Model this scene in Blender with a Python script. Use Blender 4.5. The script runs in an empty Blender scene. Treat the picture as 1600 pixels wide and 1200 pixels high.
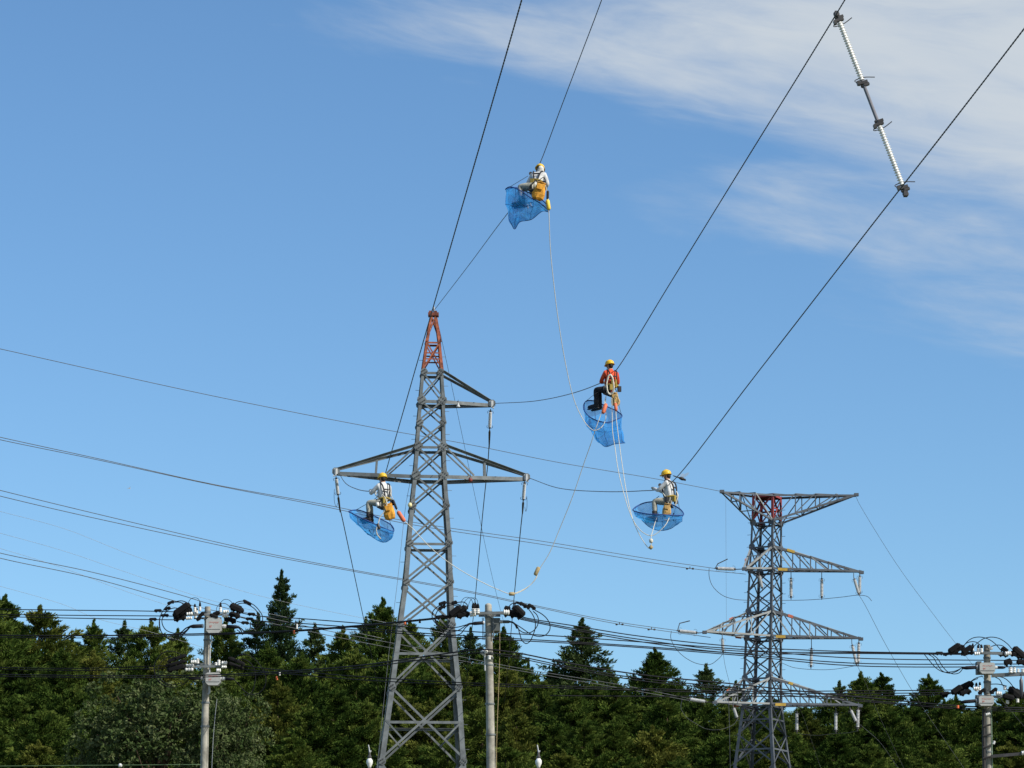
import bpy, bmesh, math, random
import numpy as np
from mathutils import Vector, Matrix, noise as mnoise
random.seed(7)
scene = bpy.context.scene
R = math.radians
# ------------------------------------------------------------------ camera
F = 5050.0                    # focal length in pixels of a 1600 px wide picture
PITCH = math.atan(1024.0 / F)
EYE = 1.6
cam_d = bpy.data.cameras.new("camera")
cam = bpy.data.objects.new("camera", cam_d)
scene.collection.objects.link(cam)
cam.location = (0, 0, EYE)
cam.rotation_euler = (math.pi / 2 + PITCH, 0, 0)
cam_d.sensor_width = 36.0
cam_d.lens = F / 1600.0 * 36.0
cam_d.clip_start = 0.5
cam_d.clip_end = 9000
scene.camera = cam
scene.render.resolution_x, scene.render.resolution_y = 1024, 768
# ------------------------------------------------------------------ light and sky
SUN_AZ, SUN_EL = R(122), R(38)        # azimuth from +Y towards +X
scene.view_settings.view_transform = 'Standard'
scene.view_settings.look = 'None'
scene.view_settings.exposure = 0.0
scene.view_settings.gamma = 1.0
scene.view_settings.use_curve_mapping = False
world = bpy.data.worlds.new("World")
scene.world = world
world.use_nodes = True


def N(nt, t, **kw):
    n = nt.nodes.new(t)
    for k, v in kw.items():
        if k in n.inputs:
            n.inputs[k].default_value = v
        else:
            setattr(n, k, v)
    return n


def build_world():
    nt = world.node_tree
    nt.nodes.clear()
    L = nt.links.new
    out = N(nt, 'ShaderNodeOutputWorld')
    bg = N(nt, 'ShaderNodeBackground', Strength=0.136)
    sky = N(nt, 'ShaderNodeTexSky')
    sky.sky_type = 'NISHITA'
    sky.sun_disc = False
    sky.sun_elevation = SUN_EL
    sky.sun_rotation = SUN_AZ
    sky.altitude = 100
    sky.air_density = 1.0
    sky.dust_density = 0.22
    sky.ozone_density = 5.5
    tc = N(nt, 'ShaderNodeTexCoord')
    sep = N(nt, 'ShaderNodeSeparateXYZ')
    L(tc.outputs['Generated'], sep.inputs[0])
    az = N(nt, 'ShaderNodeMath', operation='ARCTAN2')
    L(sep.outputs[0], az.inputs[0]); L(sep.outputs[1], az.inputs[1])
    el = N(nt, 'ShaderNodeMath', operation='ARCSINE')
    L(sep.outputs[2], el.inputs[0])

    def lin(a, b, ka, kb, c):
        m1 = N(nt, 'ShaderNodeMath', operation='MULTIPLY'); L(a, m1.inputs[0]); m1.inputs[1].default_value = ka
        m2 = N(nt, 'ShaderNodeMath', operation='MULTIPLY_ADD'); L(b, m2.inputs[0]); m2.inputs[1].default_value = kb
        L(m1.outputs[0], m2.inputs[2])
        m3 = N(nt, 'ShaderNodeMath', operation='ADD'); L(m2.outputs[0], m3.inputs[0]); m3.inputs[1].default_value = c
        return m3.outputs[0]
    # streaky coordinates: long along a line that falls gently to the right
    u = lin(az.outputs[0], el.outputs[0], 8.0, 2.0, 3.1)
    v = lin(az.outputs[0], el.outputs[0], 5.0, 34.0, 1.7)
    cmb = N(nt, 'ShaderNodeCombineXYZ'); L(u, cmb.inputs[0]); L(v, cmb.inputs[1])
    nz = N(nt, 'ShaderNodeTexNoise', Scale=0.76, Detail=8.0, Roughness=0.55, Distortion=0.35)
    L(cmb.outputs[0], nz.inputs['Vector'])
    u2 = lin(az.outputs[0], el.outputs[0], 22.0, 6.0, 7.0)
    v2 = lin(az.outputs[0], el.outputs[0], 16.0, 110.0, 2.0)
    cmb2 = N(nt, 'ShaderNodeCombineXYZ'); L(u2, cmb2.inputs[0]); L(v2, cmb2.inputs[1])
    nz2 = N(nt, 'ShaderNodeTexNoise', Scale=0.9, Detail=7.0, Roughness=0.6, Distortion=0.9)
    L(cmb2.outputs[0], nz2.inputs['Vector'])
    # the cirrus bank lies above a slanting lower border and goes on over the top of the sky
    ramp = lin(az.outputs[0], el.outputs[0], 2.73, 6.10, -1.805)
    clampr = N(nt, 'ShaderNodeClamp', Min=-0.6, Max=0.36); L(ramp, clampr.inputs[0])
    s1 = N(nt, 'ShaderNodeMath', operation='ADD'); L(nz.outputs['Fac'], s1.inputs[0]); L(clampr.outputs[0], s1.inputs[1])
    s2 = N(nt, 'ShaderNodeMath', operation='MULTIPLY_ADD'); L(nz2.outputs['Fac'], s2.inputs[0]); s2.inputs[1].default_value = 0.24
    L(s1.outputs[0], s2.inputs[2])
    mr = N(nt, 'ShaderNodeMapRange', interpolation_type='SMOOTHSTEP')
    mr.inputs['From Min'].default_value = 0.54; mr.inputs['From Max'].default_value = 1.00
    mr.inputs['To Min'].default_value = 0.0; mr.inputs['To Max'].default_value = 0.93
    L(s2.outputs[0], mr.inputs['Value'])
    tint = N(nt, 'ShaderNodeMix', data_type='RGBA', blend_type='MULTIPLY')
    tint.inputs['Factor'].default_value = 1.0
    L(sky.outputs[0], tint.inputs['A'])
    tint.inputs['B'].default_value = (0.86, 1.0, 1.03, 1)
    mix = N(nt, 'ShaderNodeMix', data_type='RGBA')
    L(mr.outputs[0], mix.inputs['Factor'])
    L(tint.outputs['Result'], mix.inputs['A'])
    mix.inputs['B'].default_value = (0.62 / 0.136, 0.675 / 0.136, 0.725 / 0.136, 1)
    L(mix.outputs['Result'], bg.inputs['Color'])
    L(bg.outputs[0], out.inputs[0])


build_world()
sun_d = bpy.data.lights.new("sun", 'SUN')
sun_d.energy = 5.0
sun_d.angle = R(0.5)
sun_d.color = (1.0, 0.94, 0.84)
sun = bpy.data.objects.new("sun", sun_d)
scene.collection.objects.link(sun)
sdir = Vector((math.sin(SUN_AZ) * math.cos(SUN_EL), math.cos(SUN_AZ) * math.cos(SUN_EL), math.sin(SUN_EL)))
sun.rotation_euler = sdir.to_track_quat('Z', 'Y').to_euler()

# ------------------------------------------------------------------ helpers
CP, SP = math.cos(PITCH), math.sin(PITCH)


def P(px, py, Y):
    """the point at distance Y (metres ahead) that is seen at pixel (px, py) of the 1600 x 1200 photograph"""
    v = (600 - py) / F
    d = CP - v * SP
    return Vector((Y * (px - 800) / F / d, Y, EYE + Y * (SP + v * CP) / d))


def gz(py):
    v = (600 - py) / F
    return (SP + v * CP) / (CP - v * SP)


MATS = {}


def mat(name, col, rough=0.6, metal=0.0, var=0.0, vscale=3.0, bump=0.0, col2=None, spec=0.3):
    """plain procedural material: base colour with a noise variation of its own"""
    if name in MATS:
        return MATS[name]
    m = bpy.data.materials.new(name)
    m.use_nodes = True
    nt = m.node_tree
    b = nt.nodes['Principled BSDF']
    b.inputs['Base Color'].default_value = (*col, 1)
    b.inputs['Roughness'].default_value = rough
    b.inputs['Metallic'].default_value = metal
    b.inputs['Specular IOR Level'].default_value = spec
    if var > 0 or col2:
        tc = N(nt, 'ShaderNodeTexCoord')
        nz = N(nt, 'ShaderNodeTexNoise', Scale=vscale, Detail=6.0, Roughness=0.65)
        nt.links.new(tc.outputs['Object'], nz.inputs['Vector'])
        mx = N(nt, 'ShaderNodeMix', data_type='RGBA')
        c2 = col2 or tuple(c * (1 - var) for c in col)
        mx.inputs['A'].default_value = (*c2, 1)
        mx.inputs['B'].default_value = (*(min(1, c * (1 + var * 0.6)) for c in col), 1)
        mr = N(nt, 'ShaderNodeMapRange')
        mr.inputs['From Min'].default_value = 0.36; mr.inputs['From Max'].default_value = 0.64
        nt.links.new(nz.outputs['Fac'], mr.inputs['Value'])
        nt.links.new(mr.outputs[0], mx.inputs['Factor'])
        nt.links.new(mx.outputs['Result'], b.inputs['Base Color'])
        if bump:
            bp = N(nt, 'ShaderNodeBump', Strength=bump, Distance=0.02)
            nt.links.new(nz.outputs['Fac'], bp.inputs['Height'])
            nt.links.new(bp.outputs[0], b.inputs['Normal'])
    MATS[name] = m
    return m


GALV = mat('galvanised_steel', (0.172, 0.190, 0.198), 0.5, 0.2, var=0.32, vscale=2.6)
GALVL = mat('bright_sunlit_galvanised_steel', (0.27, 0.285, 0.29), 0.5, 0.15, var=0.2, vscale=1.5)  # newer, lighter steel; sunlight on the near arms is put into its colour
FADEOR = mat('faded_orange_paint', (0.48, 0.13, 0.08), 0.7, var=0.3)
GALV2 = mat('galvanised_steel_far', (0.100, 0.114, 0.135), 0.5, 0.25, var=0.25, vscale=1.1)
BOLT = mat('bolt_steel', (0.10, 0.10, 0.10), 0.6, 0.3, var=0.2)
ORANGE = mat('weathered_orange_paint', (0.31, 0.095, 0.052), 0.7, var=0.55, vscale=5)
REDP = mat('red_paint', (0.24, 0.046, 0.050), 0.7, var=0.35, vscale=2)
YELP = mat('yellow_marker_paint', (0.44, 0.29, 0.05), 0.65, var=0.2)
ORM = mat('orange_marker_paint', (0.75, 0.16, 0.06), 0.6, var=0.2)
WHITEP = mat('white_porcelain', (0.78, 0.78, 0.76), 0.25, var=0.08, spec=0.5)
GREYINS = mat('grey_porcelain', (0.50, 0.515, 0.53), 0.35, var=0.12, spec=0.5)
CONC = mat('weathered_concrete', (0.35, 0.335, 0.29), 0.9, var=0.42, vscale=2.6, bump=0.2)
BOXG = mat('switch_box_grey', (0.42, 0.43, 0.42), 0.5, var=0.12, vscale=4)
BLACKP = mat('black_plastic', (0.009, 0.009, 0.010), 0.75, var=0.2, spec=0.12)
CABLE = mat('black_cable', (0.010, 0.011, 0.016), 0.65, var=0.2, spec=0.15)
COND = mat('dark_conductor', (0.045, 0.05, 0.06), 0.5, 0.4, var=0.3, vscale=20)
ALUW = mat('aluminium_wire', (0.11, 0.12, 0.135), 0.6, 0.3, var=0.2)
FARW = mat('pale_weathered_wire', (0.34, 0.36, 0.38), 0.5, 0.4, var=0.1)
ROPE = mat('pale_rope', (0.62, 0.60, 0.52), 0.9, var=0.2, vscale=25)
ROPED = mat('tan_rope', (0.42, 0.33, 0.18), 0.9, var=0.3, vscale=25)
HELM = mat('yellow_helmet', (0.74, 0.46, 0.03), 0.42, var=0.18, vscale=14, spec=0.4)
SHIRT = mat('pale_work_shirt', (0.60, 0.61, 0.62), 0.9, var=0.25, vscale=7, bump=0.4)
ORSH = mat('red_orange_jacket', (0.66, 0.085, 0.035), 0.85, var=0.25, vscale=7, bump=0.4)
PANTG = mat('grey_green_trousers', (0.36, 0.36, 0.31), 0.9, var=0.3, vscale=7, bump=0.4)
PANTD = mat('black_trousers', (0.022, 0.022, 0.028), 0.9, var=0.3, vscale=7, bump=0.4)
SKIN = mat('skin', (0.44, 0.24, 0.16), 0.6, var=0.1)
HAIR = mat('dark_hair', (0.02, 0.016, 0.014), 0.7, var=0.2)
BOOT = mat('dark_boot', (0.03, 0.028, 0.03), 0.7, var=0.3)
GLOVE = mat('work_glove', (0.50, 0.49, 0.45), 0.9, var=0.2)
STRAP = mat('black_harness', (0.03, 0.03, 0.035), 0.8, var=0.3, vscale=10)
BELT = mat('olive_belt', (0.30, 0.22, 0.05), 0.8, var=0.3)
BAG = mat('orange_canvas', (0.66, 0.31, 0.04), 0.85, var=0.35, vscale=9, bump=0.5)
BAGT = mat('tan_canvas', (0.48, 0.31, 0.12), 0.85, var=0.35, vscale=9, bump=0.5)
REDG = mat('red_orange_grip', (0.62, 0.16, 0.08), 0.6, var=0.2)
YELG = mat('yellow_grip', (0.78, 0.56, 0.08), 0.6, var=0.2)
STEELD = mat('dark_steel', (0.09, 0.085, 0.085), 0.5, 0.5, var=0.3)
TRUNK = mat('conifer_bark', (0.065, 0.045, 0.030), 0.95, var=0.4, vscale=2, bump=0.5)
RIMC = mat('blue_cord', (0.016, 0.060, 0.24), 0.7, var=0.3, vscale=12)


class MB:
    """collects simple shapes; build() links them as one mesh object"""

    def __init__(self):
        self.v, self.f, self.mi, self.sm = [], [], [], []
        self.cur, self.smooth = 0, False

    def add(self, vs, fs):
        o = len(self.v)
        self.v.extend([Vector(x) for x in vs])
        for f in fs:
            self.f.append([i + o for i in f]); self.mi.append(self.cur); self.sm.append(self.smooth)
        return self

    def prism(self, prof, p, q, A, B, prof2=None):
        """extrude a closed 2-D profile (coordinates along A and B) from p to q"""
        n = len(prof)
        prof2 = prof2 or prof
        vs = [p + A * a + B * b for a, b in prof] + [q + A * a + B * b for a, b in prof2]
        fs = [[i, (i + 1) % n, n + (i + 1) % n, n + i] for i in range(n)]
        fs += [list(range(n))[::-1], list(range(n, 2 * n))]
        return self.add(vs, fs)

    def angle(self, p, q, A, B, w=0.1, t=0.012, w2=None):
        """steel angle from p to q; corner on the line, flanges along A and B"""
        d = (q - p).normalized()
        A = (A - d * A.dot(d)).normalized()
        B = (B - d * B.dot(d)); B = (B - A * B.dot(A)).normalized()
        w2 = w2 or w
        return self.prism([(0, 0), (w, 0), (w, t), (t, t), (t, w2), (0, w2)], p, q, A, B)

    def flat(self, p, q, A, B, w, t):
        d = (q - p).normalized()
        A = (A - d * A.dot(d)).normalized()
        B = (B - d * B.dot(d)); B = (B - A * B.dot(A)).normalized()
        return self.prism([(-w / 2, -t / 2), (w / 2, -t / 2), (w / 2, t / 2), (-w / 2, t / 2)], p, q, A, B)

    def box(self, c, sx, sy, sz, rot=None):
        M = rot or Matrix.Identity(3)
        vs = [c + M @ Vector((a * sx / 2, b * sy / 2, d * sz / 2)) for a in (-1, 1) for b in (-1, 1) for d in (-1, 1)]
        return self.add(vs, [[0, 1, 3, 2], [4, 6, 7, 5], [0, 4, 5, 1], [2, 3, 7, 6], [0, 2, 6, 4], [1, 5, 7, 3]])

    def tube(self, pts, r, n=6, cap=True):
        pts = [Vector(p) for p in pts]
        m = len(pts)
        rs = r if isinstance(r, (list, tuple)) else [r] * m
        t = (pts[1] - pts[0]).normalized()
        a = t.orthogonal().normalized()
        vs, fs = [], []
        for i, p in enumerate(pts):
            tn = (pts[min(i + 1, m - 1)] - pts[max(i - 1, 0)])
            if tn.length > 1e-9:
                t = tn.normalized()
            a = (a - t * a.dot(t))
            a = a.normalized() if a.length > 1e-6 else t.orthogonal().normalized()
            b = t.cross(a)
            for k in range(n):
                an = 2 * math.pi * k / n
                vs.append(p + (a * math.cos(an) + b * math.sin(an)) * rs[i])
        for i in range(m - 1):
            for k in range(n):
                fs.append([i * n + k, i * n + (k + 1) % n, (i + 1) * n + (k + 1) % n, (i + 1) * n + k])
        if cap:
            fs += [list(range(n))[::-1], [(m - 1) * n + k for k in range(n)]]
        return self.add(vs, fs)

    def lathe(self, p, axis, prof, n=10, sx=1.0, A=None):
        """prof: list of (distance along axis, radius)"""
        d = axis.normalized()
        a = A if A is not None else d.orthogonal()
        a = (a - d * a.dot(d)).normalized()
        b = d.cross(a)
        vs, fs = [], []
        for h, r in prof:
            for k in range(n):
                an = 2 * math.pi * k / n
                vs.append(p + d * h + (a * math.cos(an) * sx + b * math.sin(an)) * max(r, 1e-4))
        for i in range(len(prof) - 1):
            for k in range(n):
                fs.append([i * n + k, i * n + (k + 1) % n, (i + 1) * n + (k + 1) % n, (i + 1) * n + k])
        fs += [list(range(n))[::-1], [(len(prof) - 1) * n + k for k in range(n)]]
        return self.add(vs, fs)

    def ball(self, c, r, n=8, sc=(1, 1, 1), M=None):
        M = M or Matrix.Identity(3)
        vs, fs = [], []
        rows = n // 2 + 1
        for i in range(rows + 1):
            th = math.pi * i / rows
            for k in range(n):
                ph = 2 * math.pi * k / n
                q = Vector((math.sin(th) * math.cos(ph) * sc[0], math.sin(th) * math.sin(ph) * sc[1], math.cos(th) * sc[2]))
                vs.append(c + M @ q * r)
        for i in range(rows):
            for k in range(n):
                fs.append([i * n + k, (i + 1) * n + k, (i + 1) * n + (k + 1) % n, i * n + (k + 1) % n])
        return self.add(vs, fs)

    def build(self, name, m, parent=None, origin=None, smooth=False):
        o = Vector(origin) if origin is not None else Vector((0, 0, 0))
        me = bpy.data.meshes.new(name)
        me.from_pydata([tuple(x - o) for x in self.v], [], self.f)
        ms = m if isinstance(m, (list, tuple)) else [m]
        for x in ms:
            me.materials.append(x)
        if len(ms) > 1:
            me.polygons.foreach_set('material_index', self.mi)
        if smooth or any(self.sm):
            me.polygons.foreach_set('use_smooth', [True] * len(self.f) if smooth else self.sm)
        me.update()
        ob = bpy.data.objects.new(name, me)
        scene.collection.objects.link(ob)
        if parent is not None:
            ob.parent = parent
        else:
            ob.location = o
        return ob


def tag(o, label=None, cat=None, group=None, kind=None):
    if label: o['label'] = label
    if cat: o['category'] = cat
    if group: o['group'] = group
    if kind: o['kind'] = kind
    return o


def thing(name, loc, label, cat, group=None):
    o = bpy.data.objects.new(name, None)
    o.empty_display_size = 0.2
    scene.collection.objects.link(o)
    o.location = loc
    return tag(o, label, cat, group)


def spline(pts, n=8, closed=False):
    """Catmull-Rom through the points"""
    pts = [Vector(p) for p in pts]
    m = len(pts)
    if m == 2 and not closed:
        return [pts[0].lerp(pts[1], i / n) for i in range(n + 1)]
    out = []
    segs = m if closed else m - 1
    for i in range(segs):
        if closed:
            p0, p1, p2, p3 = pts[(i - 1) % m], pts[i], pts[(i + 1) % m], pts[(i + 2) % m]
        else:
            p1, p2 = pts[i], pts[i + 1]
            p0 = pts[i - 1] if i > 0 else p1 * 2 - p2
            p3 = pts[i + 2] if i + 2 < m else p2 * 2 - p1
        t01 = max((p1 - p0).length, 1e-5) ** 0.5
        t12 = max((p2 - p1).length, 1e-5) ** 0.5
        t23 = max((p3 - p2).length, 1e-5) ** 0.5
        m1 = (p2 - p1) + t12 * ((p1 - p0) / t01 - (p2 - p0) / (t01 + t12))
        m2 = (p2 - p1) + t12 * ((p3 - p2) / t23 - (p3 - p1) / (t12 + t23))
        for k in range(n):
            s = k / n
            out.append(p1 * (2 * s ** 3 - 3 * s * s + 1) + m1 * (s ** 3 - 2 * s * s + s) + p2 * (-2 * s ** 3 + 3 * s * s) + m2 * (s ** 3 - s * s))
    if not closed:
        out.append(pts[-1].copy())
    return out


def PX(pts, Y=None):
    return [P(p[0], p[1], p[2] if len(p) > 2 else Y) for p in pts]


# ------------------------------------------------------------------ ground
def ground_h(x, y):
    t = min(max((y - 165) / 90, 0), 1)
    h = 7 * (t * t * (3 - 2 * t))
    t2 = min(max((y - 300) / 900, 0), 1)
    return h + 10 * t2 + (0.35 * mnoise.noise(Vector((x * 0.03, y * 0.03, 0))) if abs(x) < 500 else 0)


def build_ground():
    xs = sorted({round(s * v, 1) for v in [0, 8, 16, 24, 32, 40, 50, 60, 75, 90, 110, 140, 180, 240, 320, 450, 700, 1200, 2500, 5000] for s in (-1, 1)})
    ys = [-3000, -1200, -500, -250, -150, -100, -60, -30, 0, 20, 40, 60, 80, 100, 115, 130, 145, 160, 172, 184, 196, 208, 220, 232, 244, 256, 270, 290, 320, 360, 420, 520, 700, 1000, 1600, 3000, 6000]
    b = MB()
    vs = [(x, y, ground_h(x, y)) for y in ys for x in xs]
    w = len(xs)
    fs = [[j * w + i, j * w + i + 1, (j + 1) * w + i + 1, (j + 1) * w + i] for j in range(len(ys) - 1) for i in range(w - 1)]
    b.add(vs, fs)
    g = mat('grassy_ground', (0.065, 0.085, 0.03), 0.95, var=0.4, vscale=0.15, col2=(0.09, 0.075, 0.045), bump=0.6)
    tag(b.build('ground', g, smooth=True), kind='structure')


build_ground()

# ------------------------------------------------------------------ trees
def foliage_mat(name, c_dark, c_mid, c_light, trans=0.25):
    m = bpy.data.materials.new(name)
    m.use_nodes = True
    nt = m.node_tree
    nt.nodes.clear()
    L = nt.links.new
    out = N(nt, 'ShaderNodeOutputMaterial')
    at = N(nt, 'ShaderNodeAttribute', attribute_name='tone')
    oi = N(nt, 'ShaderNodeObjectInfo')
    tc = N(nt, 'ShaderNodeTexCoord')
    nz = N(nt, 'ShaderNodeTexNoise', Scale=0.35, Detail=3.0)
    L(tc.outputs['Object'], nz.inputs['Vector'])
    s = N(nt, 'ShaderNodeMath', operation='MULTIPLY_ADD'); L(nz.outputs['Fac'], s.inputs[0]); s.inputs[1].default_value = 0.9
    s.inputs[2].default_value = -0.45
    s2 = N(nt, 'ShaderNodeMath', operation='ADD'); L(at.outputs['Fac'], s2.inputs[0]); L(s.outputs[0], s2.inputs[1])
    s3 = N(nt, 'ShaderNodeMath', operation='MULTIPLY_ADD'); L(oi.outputs['Random'], s3.inputs[0]); s3.inputs[1].default_value = 0.5
    s3.inputs[2].default_value = -0.25
    s4 = N(nt, 'ShaderNodeMath', operation='ADD'); L(s2.outputs[0], s4.inputs[0]); L(s3.outputs[0], s4.inputs[1])
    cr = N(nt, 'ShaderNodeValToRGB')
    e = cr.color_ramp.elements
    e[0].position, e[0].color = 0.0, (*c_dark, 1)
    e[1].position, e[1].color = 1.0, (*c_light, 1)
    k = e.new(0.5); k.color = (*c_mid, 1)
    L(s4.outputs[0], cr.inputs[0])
    d = N(nt, 'ShaderNodeBsdfDiffuse'); L(cr.outputs[0], d.inputs['Color'])
    t = N(nt, 'ShaderNodeBsdfTranslucent'); L(cr.outputs[0], t.inputs['Color'])
    mx = N(nt, 'ShaderNodeMixShader'); mx.inputs[0].default_value = trans
    L(d.outputs[0], mx.inputs[1]); L(t.outputs[0], mx.inputs[2])
    L(mx.outputs[0], out.inputs[0])
    return m


CEDAR = foliage_mat('cedar_foliage', (0.020, 0.042, 0.010), (0.060, 0.102, 0.020), (0.128, 0.166, 0.036), 0.12)
PINE = foliage_mat('blue_green_foliage', (0.020, 0.040, 0.016), (0.042, 0.074, 0.026), (0.090, 0.125, 0.045), 0.12)
OLIVE = foliage_mat('olive_foliage', (0.034, 0.054, 0.012), (0.084, 0.112, 0.022), (0.165, 0.174, 0.040), 0.12)
BROAD = foliage_mat('broad_leaf_foliage', (0.034, 0.060, 0.020), (0.070, 0.102, 0.036), (0.160, 0.185, 0.090), 0.2)


def cards_mesh(name, C, D, UP, Ln, W, tone, m):
    """one quad per leaf spray: centre C, long axis D, side axis from UP; numpy arrays"""
    D = D / np.linalg.norm(D, axis=1, keepdims=True)
    S = np.cross(D, UP)
    S /= np.linalg.norm(S, axis=1, keepdims=True) + 1e-9
    h, w = (Ln / 2)[:, None], (W / 2)[:, None]
    n = len(C)
    v = np.empty((n, 4, 3))
    v[:, 0] = C - D * h - S * w * 0.6
    v[:, 1] = C - D * h * 0.2 + S * w * 1.2
    v[:, 2] = C + D * h
    v[:, 3] = C - D * h * 0.1 - S * w * 1.2
    me = bpy.data.meshes.new(name)
    me.vertices.add(n * 4); me.loops.add(n * 4); me.polygons.add(n)
    me.vertices.foreach_set('co', v.reshape(-1))
    me.loops.foreach_set('vertex_index', np.arange(n * 4, dtype=np.int32))
    me.polygons.foreach_set('loop_start', np.arange(0, n * 4, 4, dtype=np.int32))
    at = me.attributes.new('tone', 'FLOAT', 'FACE')
    at.data.foreach_set('value', tone.astype(np.float32))
    me.materials.append(m)
    me.update()
    return me


def conifer(seed, H, Rm, start, power, dens, m, tuft=0.5, cards=34, droop=0.12, ragged=0.35, nbr=7):
    """crown mesh and trunk mesh of one conifer, base at the origin"""
    rng = np.random.default_rng(seed)
    cc, ax, cr, tn = [], [], [], []
    z = start * H
    CH = H - z
    kk, pw = power
    lob = [(rng.uniform(0, 6.28), rng.uniform(0.15, 0.8), rng.uniform(0.8, 1.3)) for _ in range(9)]
    while z < H - 0.1:
        t = (z - start * H) / CH
        dtop = H - z
        rad = 0.10 + Rm * math.tanh(kk * dtop ** pw / Rm)
        k = max(6, int(nbr * (0.8 + 0.2 * min(1, dtop / 6)) + rng.uniform(-1, 1)))
        a0 = rng.uniform(0, 6.28)
        for i in range(k):
            if rng.random() > dens:
                continue
            a = a0 + i * 2 * math.pi / k + rng.normal(0, 0.25)
            f = 1 + rng.normal(0, ragged * 0.55)
            for la, lt, lf in lob:
                da = math.cos(a - la)
                if abs(t - lt) < 0.13 and da > 0.4:
                    f *= 1 + (lf - 1) * (da - 0.4) * 1.6
            Lb = rad * min(max(f, 0.5), 1.28)
            steps = max(1, int(Lb / (tuft * 0.95)))
            tone = rng.uniform(0.2, 0.8)
            for s in range(steps + 1):
                fr = 1.0 - s * 0.30 * rng.uniform(0.8, 1.2)
                if fr < 0.12:
                    break
                rr = Lb * fr
                zz = z - droop * rr + 0.10 * rr * fr * fr + rng.normal(0, 0.13)
                jit = rng.normal(0, 0.13, 2)
                cc.append((math.cos(a) * rr + jit[0], math.sin(a) * rr + jit[1], zz))
                ax.append((math.cos(a), math.sin(a), 0.55))
                cr.append(tuft * rng.uniform(0.6, 1.1) * (0.40 + 0.60 * min(1, dtop / 6)))
                tn.append(tone + rng.normal(0, 0.10))
        z += rng.uniform(0.34, 0.56) * (0.45 + 0.55 * min(1, dtop / 5)) * (tuft / 0.5) ** 0.7
    for q in range(7):
        cc.append((rng.normal(0, 0.05), rng.normal(0, 0.05), H - 0.1 + q * 0.09)); ax.append((0, 0, 1)); cr.append(0.20 - q * 0.018); tn.append(0.5)
    cc, ax, cr, tn = map(np.array, (cc, ax, cr, tn))
    n = len(cc)
    cards = int(cards * 1.35)
    idx = np.repeat(np.arange(n), cards)
    u = rng.normal(0, 1, (n * cards, 3))
    u /= np.linalg.norm(u, axis=1, keepdims=True)
    rr = rng.random(n * cards) ** 0.5
    off = u * (rr * cr[idx])[:, None]
    off[:, 2] *= 0.7
    axn = ax[idx] / np.linalg.norm(ax[idx], axis=1, keepdims=True)
    off += axn * ((off * axn).sum(1, keepdims=True)) * 0.75
    C = cc[idx] + off
    D = ax[idx] * 0.7 + u * 0.9 + rng.normal(0, 0.3, (n * cards, 3)) + np.array([0, 0, 0.30])
    UP = rng.normal(0, 1, (n * cards, 3))
    Ln = rng.uniform(0.17, 0.36, n * cards) * (tuft / 0.5) ** 0.6 * (0.45 + 0.55 * np.minimum(1, cr[idx] / (tuft * 0.75)))
    W = rng.uniform(0.050, 0.105, n * cards) * (0.6 + 0.4 * np.minimum(1, cr[idx] / (tuft * 0.75)))
    tone = tn[idx] + rng.normal(0, 0.10, n * cards) + (rr - 0.6) * 0.30  # tips lighter as new growth; shade of the gaps painted into inner sprays
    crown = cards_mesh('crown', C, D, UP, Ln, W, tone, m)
    b = MB()
    b.tube([Vector((0, 0, -0.5)), Vector((0.03, 0.02, H * 0.4)), Vector((0, 0, H * 0.75)), Vector((0, 0, H * 0.995))],
           [H * 0.0135, H * 0.0095, H * 0.005, 0.015], 8)
    for i in range(26):
        zz = start * H + CH * (i / 26.0) * 0.95
        t = (zz - start * H) / CH
        a = rng.uniform(0, 6.28)
        Lb = Rm * math.tanh(kk * (H - zz) ** pw / Rm) * 0.8
        b.tube([Vector((0, 0, zz)), Vector((math.cos(a) * Lb * .6, math.sin(a) * Lb * .6, zz - droop * Lb * .5)),
                Vector((math.cos(a) * Lb, math.sin(a) * Lb, zz - droop * Lb * .4))], [0.05, 0.03, 0.012], 4, cap=False)
    ob = b.build('trunk', TRUNK, smooth=True)
    me = ob.data
    bpy.data.objects.remove(ob)
    return crown, me


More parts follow.
